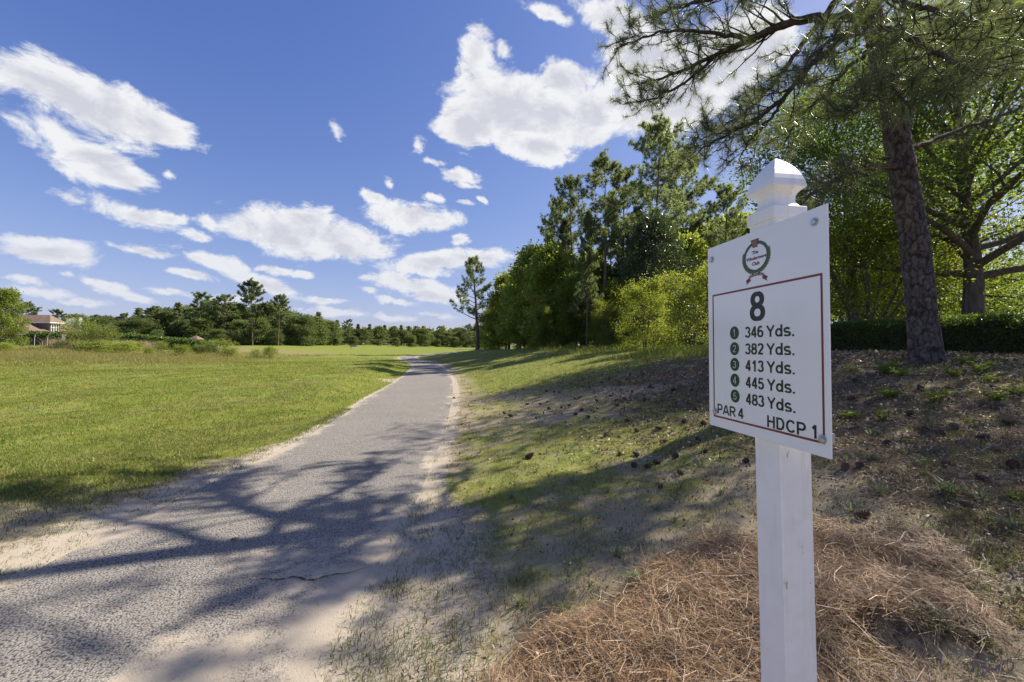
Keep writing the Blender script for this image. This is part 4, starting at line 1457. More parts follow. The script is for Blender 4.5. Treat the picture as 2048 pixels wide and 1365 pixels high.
for k, (P_, px, Y_, top, w_, lab) in enumerate([
        (DA, 1075, 46, 488, 1.05, 'full green tree below the leftmost pines of the tree line'),
        (DB, 1040, 54, 532, 1.1, 'rounded green tree near the far end of the tree line'),
        (DC, 1018, 63, 548, .9, 'green tree one in from the far end of the tree line'),
        (DB, 996, 72, 592, 1.1, 'lowest green tree at the far left end of the tree line'),
        (DA, 1112, 39, 490, 1.0, 'green tree with yellow backlit leaves left of the bare pine trunk'),
        (DC, 1150, 37, 540, .9, 'low green tree behind the bare pine trunk'),
        (DB, 1190, 42, 500, 1.0, 'dark green tree between the bare pine and the vine wrapped pine'),
        (DA, 1222, 33, 560, .8, 'small green tree left of the bright lime bush'),
        (DC, 1085, 34, 612, .75, 'low spreading green tree at the front of the tree line'),
        (DB, 1262, 40, 500, .95, 'mid green tree behind the lime bush'),
        (DA, 1355, 33, 470, 1.0, 'green tree at the right end of the tree line behind the sign'),
        (PA, 1450, 31, 372, .9, 'dark pine rising right behind the top edge of the sign board')]):
    P_.put(px, Y_, top, lab, w_, k * 1.7)
for k, (px, Y_, top) in enumerate([(985, 84, 618), (1012, 76, 600), (1035, 70, 585), (1060, 64, 570), (1088, 60, 560), (1115, 56, 560), (1140, 54, 560), (1168, 52, 540), (1195, 52, 550), (1225, 50, 540), (1255, 50, 560), (1285, 48, 540), (1315, 46, 540), (1350, 44, 520), (1385, 42, 500), (1420, 42, 470), (1460, 40, 440), (1510, 38, 430), (1560, 38, 470)]):
    (DA, DC, DB)[k % 3].put(px, Y_, top, 'leafy tree deep inside the wood behind the front row right of the path', 1.45, k * 2.7, 'trees deep in the right wood')
LM.put(1292, 20.5, 556, 'bright lime green rounded bush at the front of the tree line', .92, 1.1)
for px, Y_, top, lab in ((1160, 36, 560, 'yellow green backlit tree left of the lime bush, deep in the tree line'), (1098, 40, 590, 'yellow green backlit tree low at the left part of the tree line'), (1210, 30, 598, 'small yellow green tree right of the bare pine trunk'), (1050, 50, 600, 'small yellow green tree near the far end of the tree line')):
    LM.put(px, Y_, top, lab, .8, px * .3)
LM.put(1398, 17.5, 520, 'yellow green small tree just left of the sign board', 1.05, 2.5)
DB.put(1490, 21, 505, 'mid green tree close behind the sign board and post', 1.0, 4.2)
broadleaf('magnolia', 'dark glossy magnolia between the tallest pine and the sign', 'tree', 9.2, .12, 2.5, 24, .14, .19, 12000, .32, M_leaf_dark, M_bark_oak, 61, place(1328, 26), nsub=5)
lone = pine('pine_tree', 'lone open crowned pine standing on the bank at the end of the path', h_for(952, 64, 522), .27, 6.0, 40, .30, M_needle_far, M_bark_far, 77, .42, .05, 26, 6, place(955, 64), shape='cone', gap=.08)
for k, (px, Y_, top, P_, w_) in enumerate([(1030, 44, 690, S2, 1.2), (1070, 36, 684, SH, 1.3), (1110, 33, 682, S2, 1.2), (1145, 31, 684, SH, 1.1), (1195, 29, 680, S2, 1.3), (1235, 27, 684, S2, 1.2), (1340, 22, 672, S2, 1.2), (1385, 19, 672, SH, 1.2), (1415, 18, 665, S2, 1.2), (1000, 56, 690, S2, 1.3)]):
    P_.put(px, Y_, top, 'low leafy shrub along the foot of the tree line right of the path', w_, k * 2.1, 'shrubs along the foot of the right tree line')

# ------------------------------------------------------------------ far trees left and centre
FA = Proto(pine('pine_tree', 'x', 18, .30, 4.6, 46, .20, M_needle_far, M_bark_far, 141, .55, .11, 22, 6), 18)
FB = Proto(pine('pine_tree', 'x', 18, .46, 4.2, 40, .19, M_needle_far, M_bark_far, 142, .55, .11, 22, 7), 18)
FC = Proto(pine('pine_tree', 'x', 18, .14, 4.6, 56, .19, M_needle_far, M_bark_far, 143, .55, .11, 20, 6, shape='cone'), 18)
FD = Proto(broadleaf('broadleaf_tree', 'x', 'tree', 10, .05, 4.3, 28, .16, .42, 9000, .50, M_leaf_far, M_bark_oak, 151, nsub=5), 10.4)
FE = Proto(broadleaf('broadleaf_tree', 'x', 'tree', 10, .05, 3.6, 28, .16, .42, 8000, .48, M_leaf_far, M_bark_oak, 152, nsub=5, top=75), 10.6)
FG = Proto(broadleaf('broadleaf_tree', 'x', 'tree', 10, .05, 4.8, 26, .16, .42, 9000, .52, M_leaf_far, M_bark_oak, 153, nsub=5, top=60), 10.0)
far = [(-25, 92, 600, FA), (51, 100, 604, FB), (116, 112, 619, FA), (150, 118, 628, FE), (185, 108, 629, FA), (216, 112, 632, FD), (246, 106, 626, FB), (275, 110, 630, FE), (304, 104, 612, FA), (330, 108, 622, FG), (355, 106, 605, FC),
       (380, 112, 612, FD), (403, 102, 585, FA), (425, 108, 600, FB), (446, 104, 588, FA), (470, 112, 606, FE), (520, 110, 610, FC), (540, 114, 606, FD), (575, 108, 620, FE), (600, 104, 630, FG), (632, 112, 633, FE), (655, 118, 640, FD), (675, 124, 640, FC),
       (696, 128, 638, FA), (716, 132, 648, FC), (739, 138, 648, FC), (755, 142, 652, FE), (770, 146, 650, FC), (786, 150, 652, FA), (802, 150, 650, FC), (818, 156, 652, FC), (833, 160, 652, FA), (848, 172, 660, FE), (864, 190, 664, FC), (884, 180, 652, FA), (898, 190, 660, FC), (915, 180, 664, FD), (935, 150, 648, FA), (950, 158, 652, FC), (972, 120, 650, FD), (985, 100, 640, FE)]
seg = lambda px: ('far tree in the wood behind the house and fence on the left' if px < 260 else 'tree in the dense wood behind the left shrubs' if px < 620 else 'tree in the far wood across the fairway, left of the path' if px < 850 else 'tree in the far wood around the end of the path')
grp = lambda px: ('trees behind the left house' if px < 260 else 'wood behind the left shrubs' if px < 620 else 'far wood across the fairway' if px < 850 else 'far wood around the end of the path')
for k, (px, Y_, top, P_) in enumerate(far):
    w_ = 1.0 + .25 * ((k * 37) % 10) / 10 + (.25 if P_ in (FD, FE, FG) else .1)
    kind = 'dark pine ' if P_ in (FA, FB, FC) else 'leafy '
    P_.put(px, Y_, top, kind + seg(px), w_, k * 1.3, grp(px) + (', pines' if kind[0] == 'd' else ', leafy trees'))
far2 = [(px, 122 + (k * 11) % 16 + max(0, px - 620) * .22, (632 if px < 260 else 612 if px < 470 else 622 if px < 640 else 652) + (k * 5) % 11, (FC, FA, FE)[k % 3]) for k, px in enumerate(list(range(205, 640, 24)) + list(range(650, 960, 14)))]
for k, (px, Y_, top, P_) in enumerate(far2):
    kind = 'dark pine ' if P_ in (FA, FC) else 'leafy '
    P_.put(px, Y_, top, kind + seg(px), 1.35, k * 1.9, grp(px) + (', pines' if kind[0] == 'd' else ', leafy trees'))
fill = [(px, 86 + (k * 13) % 30 + max(0, px - 560) * .16, 634 + (k * 11) % 26, (FD, FE, FG)[k % 3]) for k, px in enumerate(range(196, 970, 17))]
for k, (px, Y_, top, P_) in enumerate(fill):
    if px > 620:
        top += 20
    P_.put(px, Y_ + 8, top, 'low leafy undergrowth ' + seg(px), 1.35, k * 2.3, grp(px) + ', undergrowth')
FB.put(505, 92, 560, 'tallest pine of the left wood, bare trunk above yellow bushes', 1.0, .3)
FB.put(556, 94, 588, 'second tall pine of the left wood, right of the tallest one', .95, 2.2)
FD.put(886, 168, 670, 'pale lime tree in front of the far wood at the end of the path', 1.2, 1.0)
DC.put(8, 52, 577, 'bright green full tree at the left edge in front of the house roof', .82, .7)
for px, Y_, top, P_, w_, lab in [
        (160, 50, 634, S2, 1.0, 'dark green bush right of the house, left one of the two'), (208, 50, 646, S2, 1.0, 'dark green bush right of the brick pillar, right one of the two'),
        (297, 44, 694, SH, .95, 'small round green bush at the lawn edge left of the yellow bush'), (362, 44, 688, SH, 1.15, 'wide yellow green bush at the lawn edge'),
        (322, 48, 680, S2, 1.0, 'pale green bush behind the small round bush'), (440, 50, 676, S2, 1.6, 'broad dark green bush right of the wide yellow bush'),
        (460, 46, 694, SH, 1.3, 'low lime bush left of the tallest left pine'), (512, 46, 696, S2, 1.0, 'small dark bush under the tallest left pine'), (540, 46, 691, SH, 1.0, 'round lime bush right of the tallest left pine trunk'),
        (180, 46, 680, SH, 1.9, 'yellow weedy bush in front of the dark bushes, left one'), (240, 46, 681, SH, 1.8, 'yellow weedy bush in front of the dark bushes, right one'), (10, 44, 684, SH, 1.7, 'low yellow bush in front of the left fence'),
        (272, 50, 682, SH, 1.4, 'low yellow bush under the far hedge'), (400, 50, 688, S2, 1.5, 'green bush between the yellow bush and the broad dark bush')]:
    P_.put(px, Y_, top, lab, w_, px * .1)

# far ridge of woods
rg = np.random.default_rng(88)
n = 26000
xx = rg.uniform(-900, 1100, n)
yy_ = 330 + rg.uniform(0, 60, n) + np.abs(xx) * .05
hh = (9 + 6 * fbm(xx, yy_, .05, 3, 4)) * rg.uniform(.1, 1.05, n)
g = Geo()
leaf_geo(g, np.stack([xx, yy_, terrain(xx, yy_) + hh], 1), np.array([0, 0, .4]), 3.2, .8, rg, .8)
o = g.build('distant_woods', M_leaf_mid)
tag(o, 'low distant woods along the horizon beyond the far trees', 'woods', kind='stuff')

# ------------------------------------------------------------------ house, fence and hedge on the left
M_roof, t, out = new_mat('roof_shingle')
co = t.node('ShaderNodeTexCoord').outputs['Object']
br = t.node('ShaderNodeTexBrick', {'Vector': co, 'Scale': 1.0, 'Color1': (.17, .115, .085, 1), 'Color2': (.25, .17, .125, 1), 'Mortar': (.10, .07, .055, 1), 'Mortar Size': .012, 'Brick Width': .5, 'Row Height': .18})
b = t.node('ShaderNodeBsdfPrincipled', {'Base Color': br.outputs[0], 'Roughness': .9})
t.l.new(b.outputs[0], out.inputs[0])
M_brick, t, out = new_mat('house_brick')
co = t.node('ShaderNodeTexCoord').outputs['Object']
co = t.node('ShaderNodeMapping', {0: co, 'Rotation': (R(90), 0, 0)}).outputs[0]
br = t.node('ShaderNodeTexBrick', {'Vector': co, 'Scale': 1.0, 'Color1': (.11, .075, .062, 1), 'Color2': (.15, .105, .088, 1), 'Mortar': (.19, .17, .155, 1), 'Mortar Size': .008, 'Brick Width': .22, 'Row Height': .075})
b = t.node('ShaderNodeBsdfPrincipled', {'Base Color': br.outputs[0], 'Roughness': .9})
t.l.new(b.outputs[0], out.inputs[0])
M_trim = plain('white_trim', (.72, .72, .70), .5, var=.05)
M_glass = plain('window_glass', (.05, .06, .07), .08, spec=.8, var=.1)
M_greywall = plain('grey_siding', (.42, .45, .50), .7, var=.06)
M_iron = plain('black_iron', (.02, .02, .022), .5)


def hip(g, x0, x1, y0, y1, z0, z1, ins):
    yc = (y0 + y1) / 2
    V = [(x0, y0, z0), (x1, y0, z0), (x1, y1, z0), (x0, y1, z0), (x0 + ins, yc, z1), (x1 - ins, yc, z1)]
    g.add(V, [(0, 1, 5, 4), (2, 3, 4, 5), (3, 2, 1, 0)], [(1, 2, 5), (3, 0, 4)])


hb = place(96, 84)
house = thing('brick_house', 'brown roofed brick house with a white dormer window behind the left fence', 'house', hb, R(6))
zb = hb[2]
Zp = lambda py, Y_=84: CAM_Z + (690 - py) / 820 * Y_ - zb
g = Geo(); g.box((-13.0, -5.0, -.3), (2.6, 8.0, Zp(672))); g.build('wall', M_brick, house)
g = Geo()
ze, zr = Zp(671), Zp(629)
g.add([(3.3, -6.0, ze), (3.3, 9.0, ze), (-14.0, 9.0, ze), (-14.0, -6.0, ze), (-6.2, -1.0, zr), (-6.2, 4.0, zr)],
      [(0, 1, 5, 4), (2, 3, 4, 5), (3, 2, 1, 0)], [(3, 0, 4), (1, 2, 5)])
g.build('roof', M_roof, house)
g = Geo(); g.box((-5.5, -1.25, Zp(668)), (1.45, .9, Zp(647))); g.build('dormer', M_brick, house)
g = Geo(); hip(g, -6.5, 2.05, -1.85, 1.5, Zp(646) + .16, Zp(630), 1.5); g.build('dormer_roof', M_roof, house)
g = Geo(); g.box((-5.4, -1.8, Zp(647) + .01), (2.0, 1.45, Zp(646) + .14)); g.build('eave', M_trim, house)
y0, y1, z0, z1 = -1.05, .45, Zp(663), Zp(649)
g = Geo()
for a_ in np.linspace(y0, y1 - .10, 4):
    g.box((1.454, a_, z0), (1.54, a_ + .10, z1))
for a_ in (z0 - .09, (z0 + z1) / 2, z1 + .003):
    g.box((1.453, y0 - .05, a_), (1.55, y1 + .05, a_ + .086))
win = g.build('window', M_trim, house)
for k in range(3):
    a_ = y0 + (y1 - .10 - y0) / 3 * k + .102
    for (q0, q1) in ((z0 + .002, (z0 + z1) / 2 - .003), ((z0 + z1) / 2 + .09, z1)):
        g = Geo(); g.box((1.456, a_, q0), (1.50, a_ + (y1 - .10 - y0) / 3 - .104, q1)); g.build('pane', M_glass, win)

hb = place(148, 100)
h2 = thing('grey_house', 'pale grey house gable with white chimney seen between the far trees', 'house', hb, R(44))
zb = hb[2]
g = Geo(); g.box((-1.3, 0, -.3), (1.0, 2.4, Zp(638, 100))); g.build('wall', M_greywall, h2)
g = Geo(); g.box((.85, -.3, 3), (1.35, -.02, Zp(636, 100) + .15)); g.build('chimney', M_trim, h2)
g = Geo(); hip(g, -1.5, 1.2, .02, 2.7, Zp(638, 100) + .01, Zp(637, 100) + .1, 1.2); g.build('roof', M_roof, h2)

hb = place(386, 84)
h3 = thing('small_hut', 'small brown hip roofed hut showing above the far hedge', 'hut', hb)
zb = hb[2]
g = Geo(); g.box((-.8, 0, -.2), (.8, 1.6, Zp(679))); g.build('wall', M_brick, h3)
g = Geo(); hip(g, -1.1, 1.1, -.3, 1.9, Zp(679) + .01, Zp(671), 1.0); g.build('roof', M_roof, h3)

# iron fence with brick pillar
f0, f1 = np.array(place(-60, 58)), np.array(place(122, 58))
fence = thing('iron_fence', 'black iron fence with thin pickets in front of the left house', 'fence', f0)
L = f1[0] - f0[0]
npk = 90
pk = []
for k in range(npk):
    x = L * (k + .5) / npk
    gz_ = gz(f0[0] + x, 58) - f0[2]
    g = Geo(); g.box((-.02, -.012, -.05), (.02, .012, 1.25))
    if k == 0:
        first = g.build('picket', M_iron, fence)
        o = first
    else:
        o = first.copy(); col.objects.link(o)
    o.location = (x, 0, gz_)
for h_ in (.2, 1.12):
    g = Geo()
    xs = np.linspace(0, L, 24)
    g.tube(np.stack([xs, xs * 0 + .03, [gz(f0[0] + v, 58) - f0[2] + h_ for v in xs]], 1), .025, 4)
    g.build('rail', M_iron, fence)
pp = place(124, 57.5)
pil = thing('brick_pillar', 'narrow red brick pillar with a pale cap at the fence end', 'pillar', pp)
g = Geo(); g.box((-.22, -.22, -.1), (.22, .22, 1.5)); g.build('shaft', M_brick, pil)
g = Geo(); g.box((-.28, -.28, 1.502), (.28, .28, 1.62)); g.build('cap', plain('cast_stone', (.42, .36, .30), .8), pil)
for k, px in enumerate((42, 69, 95)):
    b0 = place(px, 56.5)
    g = Geo()
    a_ = np.linspace(math.pi, math.pi * .38, 12)
    g.tube(np.stack([.75 + .75 * np.cos(a_), a_ * 0, 1.0 + .95 * np.sin(a_)], 1), .020, 5)
    g.tube([(0, 0, -.1), (0, 0, 1.0)], .020, 5)
    o = g.build('hoop', M_trim)
    o.location = b0
    tag(o, ('leftmost', 'middle', 'rightmost')[k] + ' of three pale bent hoops standing along the iron fence', 'garden hoop', 'pale hoops along the fence')
# far clipped hedge
fh = thing('long_hedge', 'long dark green hedge across the left background behind the bushes', 'hedge', place(320, 58))
g = Geo()
rg = np.random.default_rng(64)
n = 16000
u = rg.uniform(0, 1, n)
xx = at(60, 62) + u * (at(470, 60) - at(60, 62))
yy_ = 62 - 6 * u + rg.normal(0, .4, n)
hh = rg.uniform(0, 1, n) ** .8 * (1.75 - .35 * u + .4 * fbm(xx, yy_ * 0, .3, 3, 6))
leaf_geo(g, np.stack([xx, yy_, terrain(xx, yy_) + hh], 1) - np.array(fh.location), np.array([0, -.4, .4]), .34, .6, rg, .7)
g.build('foliage', M_hedge, fh)
# white bench far across the fairway
M_wood = plain('weathered_wood', (.30, .29, .27), .8)
bp_ = place(707, 100)
bench = thing('bench', 'small pale grey bench at the edge of the far wood left of the path', 'bench', bp_)
g = Geo(); g.box((-.7, -.2, .46), (.7, .2, .52)); g.build('seat', M_wood, bench)
for x in (-.6, .55):
    g = Geo(); g.box((x, -.15, -.02), (x + .06, .15, .458)); g.build('leg', M_wood, bench)
g = Geo(); g.box((-.7, .202, .55), (.7, .25, .95)); g.build('backrest', M_wood, bench)


# ------------------------------------------------------------------ grasses and litter (uncountable)
def sample(n, y0, y1, power, xa, xb, rg):
    u = rg.uniform(size=n)
    e = 1 - power
    y = (y0 ** e + u * (y1 ** e - y0 ** e)) ** (1 / e)
    lo, hi = xa(y), xb(y)
    x = lo + rg.uniform(size=n) * (hi - lo)
    return x, y


def blades(name, x, y, L, Wd, colr, lean, label, rg, mat=M_grass, lift=0):
    n = len(x)
    z = terrain(x, y) - .004 + lift
    P = np.stack([x, y, z], 1)
    a = rg.uniform(0, 2 * np.pi, n)
    ln = np.abs(rg.normal(0, lean, n))
    d = np.stack([np.cos(a) * np.sin(ln), np.sin(a) * np.sin(ln), np.cos(ln)], 1)
    b = rg.uniform(0, 2 * np.pi, n)
    sd = np.stack([np.cos(b), np.sin(b), 0 * b], 1) * (Wd * .5)[:, None]
    mid = P + d * (L * .55)[:, None]
    tip = P + unit(d + np.stack([np.cos(a), np.sin(a), 0 * a - .1], 1) * .35) * L[:, None]
    V = np.stack([P - sd, P + sd, mid + sd * .75, mid - sd * .75, tip], 1).reshape(-1, 3)
    i = np.arange(n)[:, None] * 5
    o = npmesh(name, V, [np.concatenate([i, i + 1, i + 2, i + 3], 1), np.concatenate([i + 3, i + 2, i + 4], 1)], mat, None, np.repeat(colr, 5, 0))
    tag(o, label, 'grass', kind='stuff')
    return o


def pal(n, cols, w, rg, var=.25):
    cols = np.array(cols)
    k = rg.choice(len(cols), n, p=np.array(w) / sum(w))
    return cols[k] * rg.uniform(1 - var, 1 + var, (n, 1))


rg = np.random.default_rng(301)
left = lambda y: np.maximum(-1.42 * y - 1.2, -95)
x, y = sample(420000, 2.3, 48, 1.15, left, lambda y: xc(y) - hw(y) - .02, rg)
gm, lm, sm, dm = masks(x, y)
keep = rg.uniform(size=len(x)) < np.clip((gm - .18) * 1.25, 0, 1) * (1 - .5 * sm) * ss(.38, .54, fbm(x, y, 3.6, 4, 55) + (gm - .58) * .75)
x, y, dm = x[keep], y[keep], dm[keep]
s_ = np.clip(y / 5, .8, 5) ** .75
fy = fbm(x, y, .5, 3, 56)
c = pal(len(x), [(.165, .20, .028), (.225, .24, .042), (.33, .29, .105), (.11, .155, .024)], [4, 4, 3.4, 1.3], rg)
c = c * (.72 + .62 * fy)[:, None]
pale = ss(.45, .66, fbm(x, y, .28, 4, 58))[:, None] * .85
c = c * (1 - pale) + pale * c.mean(1, keepdims=True) * np.array([1.55, 1.45, .55])
c = np.where((rg.uniform(size=len(x)) < dm * .75)[:, None], pal(len(x), [(.27, .22, .095), (.20, .175, .06), (.30, .24, .13)], [2, 2, 1], rg), c)
L = .026 * s_ * rg.uniform(.6, 1.5, len(x)) * (.7 + .8 * fbm(x, y, 1.2, 3, 57)) * (1 + 3.0 * dm * ss(22, 30, y))
blades('lawn_grass', x, y, L, .0042 * s_ * rg.uniform(.7, 1.3, len(x)), c, .75, 'short yellow green lawn grass left of the path', rg)

x, y = sample(330000, 1.25, 34, 1.25, lambda y: xc(y) + hw(y) + .0, lambda y: np.minimum(1.45 * y + 1, 12), rg)
gm, lm, sm, dm = masks(x, y)
keep = rg.uniform(size=len(x)) < np.clip((gm - .08) * 1.2, 0, 1) * (1 - .45 * sm) * ss(.42, .56, fbm(x, y, 3.4, 4, 155) + (gm - .5) * .6)
x, y = x[keep], y[keep]
s_ = np.clip(y / 4, .75, 5) ** .75
c = pal(len(x), [(.13, .15, .03), (.21, .195, .055), (.33, .27, .14), (.09, .125, .028)], [3.5, 3, 3, 2], rg)
L = .024 * s_ * rg.uniform(.5, 1.6, len(x))
blades('bank_grass', x, y, L, .0038 * s_ * rg.uniform(.7, 1.3, len(x)), c, .95, 'thin mossy grass on the sandy bank right of the path', rg)

def clumps(name, cx, cy, nb, rad, L, Wd, cols, wts, lean, label, rg, mat=M_grass):
    k = rg.integers(nb[0], nb[1], len(cx))
    sz = rg.uniform(.5, 1.4, len(cx))
    x = np.repeat(cx, k) + rg.normal(0, 1, k.sum()) * np.repeat(rad * sz, k)
    y = np.repeat(cy, k) + rg.normal(0, 1, k.sum()) * np.repeat(rad * sz, k)
    tone_ = np.repeat(pal(len(cx), cols, wts, rg, .2), k, 0) * rg.uniform(.7, 1.3, (len(x), 1))
    far_ = np.clip(y / 4, .8, 3) ** .6
    blades(name, x, y, L * np.repeat(sz, k) * rg.uniform(.6, 1.3, len(x)), Wd * far_ * rg.uniform(.7, 1.3, len(x)), tone_, lean, label, rg, mat)


GC = [(.085, .125, .028), (.13, .16, .035), (.19, .19, .06), (.28, .235, .12)]
cx, cy = sample(1500, 2.3, 10, 1.3, lambda y: xc(y) - hw(y) - .25 - 2.6 * (1 - ss(4, 8.5, y)), lambda y: xc(y) - hw(y) + .10, rg)
clumps('verge_grass', cx, cy, (8, 34), .05, .035, .0042, GC, [4, 3, 2, 2], .9, 'scruffy grass patches on the sandy left verge of the path', rg)
cx, cy = sample(2600, 1.5, 13, 1.35, lambda y: xc(y) + hw(y) - .12, lambda y: np.minimum(1.1 * y + .2, 6.5), rg)
kk_ = rg.uniform(size=len(cx)) > straw_mask(cx, cy)
clumps('bank_clumps', cx[kk_], cy[kk_], (8, 36), .055, .045, .0042, GC, [3, 3, 3, 2.5], .85, 'scruffy grass patches over the sandy bank right of the path', rg)
cx, cy = sample(900, 1.6, 11, 1.3, lambda y: .8 * y + .6, lambda y: np.minimum(1.4 * y + .5, 9.5), rg)
kk_ = rg.uniform(size=len(cx)) > straw_mask(cx, cy) * .7
clumps('litter_grass', cx[kk_], cy[kk_], (5, 22), .045, .07, .0045, GC, [3, 4, 2.5, 2.5], .7, 'thin grass sprouting through the litter right of the sign', rg)
cx, cy = sample(4200, 4, 34, 1.2, lambda y: np.maximum(-1.4 * y, -45), lambda y: xc(y) - hw(y) - .6, rg)
clumps('lawn_clumps', cx, cy, (10, 34), .11, .05, .006, [(.11, .16, .028), (.16, .21, .035), (.32, .29, .11)], [2.5, 3, 2.5], .65, 'coarser grass clumps standing up from the left lawn', rg)

# tall weedy grass: along the foot of the tree line and the rough on the left
x, y = sample(26000, 10, 46, 1.2, lambda y: at(1010, y) + 1, lambda y: np.minimum(at(1470, y), 13), rg)
edge_ = (fbm(x, y, .35, 3, 12) - .5) * 6
lim = np.interp(y, [10, 14, 18, 24, 34, 46], [5.6, 5.2, 4.9, 3.6, 1.0, -1.5])
keep = (x + edge_ > lim) & (rg.uniform(size=len(x)) < .7)
x, y = x[keep], y[keep]
c = pal(len(x), [(.18, .22, .035), (.25, .25, .07), (.12, .17, .03), (.32, .27, .13)], [4, 3, 3, 1], rg)
blades('tall_grass', x, y, rg.uniform(.14, .48, len(x)), rg.uniform(.008, .018, len(x)) * np.clip(y / 16, .8, 2), c, .35, 'tall yellow green weedy grass at the foot of the tree line', rg)
x, y = sample(60000, 24, 62, 1.1, lambda y: -1.45 * y - 4, lambda y: np.interp(y, [24, 30, 45, 62], [-26, -27, -27, -22]), rg)
keep = rg.uniform(size=len(x)) < ss(.35, .6, fbm(x, y, .25, 4, 13) + .12)
x, y = x[keep], y[keep]
c = pal(len(x), [(.30, .27, .09), (.24, .25, .05), (.33, .27, .14), (.19, .23, .035)], [4, 4, 2, 4], rg)
blades('rough_grass', x, y, rg.uniform(.10, .42, len(x)) * (.35 + .9 * fbm(x, y, .12, 3, 14)), rg.uniform(.02, .05, len(x)), c, .4, 'tall tan rough grass between the lawn and the left fence', rg)
x, y = rg.uniform(at(140, 54), at(305, 54), 9000), rg.uniform(50, 58, 9000)
keep = (np.abs(x - at(262, 54)) < 2.4) | (np.abs(x - at(170, 54)) < 1.5)
x, y = x[keep], y[keep]
blades('plume_grass', x, y, rg.uniform(.6, 1.5, len(x)), rg.uniform(.015, .035, len(x)), pal(len(x), [(.42, .33, .24), (.36, .30, .19)], [1, 1], rg), .2, 'pinkish tan plume grass in front of the far hedge', rg)


# pine straw: bent brown needles lying in swirls
def straw(name, x, y, L, Wd, cols, wts, label, rg, pile=.05, flow=1.0, cat='pine straw'):
    n = len(x)
    fa = fbm(x, y, 1.5, 2, 201) * 9.0
    a = np.where(rg.uniform(size=n) < flow, fa + rg.normal(0, .8, n), rg.uniform(0, 6.28, n))
    tilt = rg.normal(.05, .26, n)
    z = terrain(x, y) + rg.uniform(.001, 1, n) ** 2 * pile
    P = np.stack([x, y, z], 1)
    d = np.stack([np.cos(a) * np.cos(tilt), np.sin(a) * np.cos(tilt), np.sin(tilt)], 1)
    sd = np.stack([-np.sin(a), np.cos(a), rg.normal(0, .4, n)], 1) * (Wd * .5)[:, None]
    bend = unit(rg.normal(0, 1, (n, 3)) * np.array([1, 1, .3])) * (L * .12)[:, None]
    p0, p1, p2 = P - d * (L * .5)[:, None], P + bend + np.array([0, 0, .006]), P + d * (L * .5)[:, None]
    for p_ in (p0, p2):
        gzv = terrain(p_[:, 0], p_[:, 1]) + .002
        p_[:, 2] = np.maximum(p_[:, 2], gzv)
    V = np.stack([p0 - sd, p0 + sd, p1 + sd, p1 - sd, p2 + sd * .6, p2 - sd * .6], 1).reshape(-1, 3)
    i = np.arange(n)[:, None] * 6
    c = pal(n, cols, wts, rg, .35)
    o = npmesh(name, V, [np.concatenate([i, i + 1, i + 2, i + 3], 1), np.concatenate([i + 3, i + 2, i + 4, i + 5], 1)], M_straw, None, np.repeat(c, 6, 0))
    tag(o, label, cat, kind='stuff')


n = 90000
x, y = rg.uniform(-1.0, 3.4, n), rg.uniform(.75, 3.6, n)
keep = rg.uniform(size=n) < straw_mask(x, y) ** 1.2
x, y = x[keep], y[keep]
n = len(x)
straw('pine_straw', x, y, rg.uniform(.08, .20, n), rg.uniform(.0011, .0019, n), [(.34, .20, .095), (.44, .29, .16), (.20, .12, .07), (.50, .39, .25)], [4, 3, 3.2, 1.6], 'brown pine straw heaped around the foot of the sign post', rg, .06, .6)
x, y = sample(70000, 1.3, 14, 1.25, lambda y: xc(y) + hw(y) + .1, lambda y: np.minimum(1.4 * y + 1, 10.5), rg)
gm, lm, sm, dm = masks(x, y)
keep = rg.uniform(size=len(x)) < .10 + .9 * lm
x, y = x[keep], y[keep]
n = len(x)
s_ = np.clip(y / 3.5, .8, 3)
straw('needle_litter', x, y, rg.uniform(.05, .16, n), rg.uniform(.0014, .0026, n) * s_, [(.30, .19, .105), (.40, .30, .19), (.17, .115, .075), (.48, .40, .29)], [4, 3, 3, 1.5], 'fallen needles and dry bits littering the bank', rg, .02, .3, 'litter')
x, y = sample(60000, 1.6, 14, 1.25, lambda y: xc(y) + hw(y) + .3, lambda y: np.minimum(1.4 * y + 1, 10.5), rg)
gm, lm, sm, dm = masks(x, y)
keep = rg.uniform(size=len(x)) < .04 + .8 * lm * (1 - straw_mask(x, y))
x, y = x[keep], y[keep]
n = len(x)
g = Geo()
leaf_geo(g, np.stack([x, y, terrain(x, y) + rg.uniform(.002, .03, n)], 1), np.array([0, 0, .05]), .028 * np.clip(y / 3.5, .8, 2.2), .6, rg, .6)
g.C = [pal(n, [(.22, .14, .085), (.12, .08, .055), (.36, .27, .18), (.46, .40, .31)], [4, 4, 2, .8], rg, .3).repeat(4, 0)]
o = g.build('leaf_litter', M_straw)
tag(o, 'dead leaves and bark chips covering the shaded bank', 'litter', kind='stuff')
# twigs and stray needles on the path
x, y = rg.uniform(-3.2, -.6, 260), rg.uniform(1.8, 4.6, 260)
straw('path_debris', x, y, rg.uniform(.03, .12, 260), np.full(260, .0022), [(.14, .10, .07), (.28, .20, .13)], [1, 1], 'stray needles and twigs on the sandy path edge', rg, .012, .2, 'debris')


# ------------------------------------------------------------------ weeds one can point at
M_weed = leafy('weed_leaf', (.10, .17, .035), (.34, .42, .06), .45, .3)
M_tuft = leafy('tuft_blade', (.15, .20, .10), (.28, .33, .13), .35, .4)


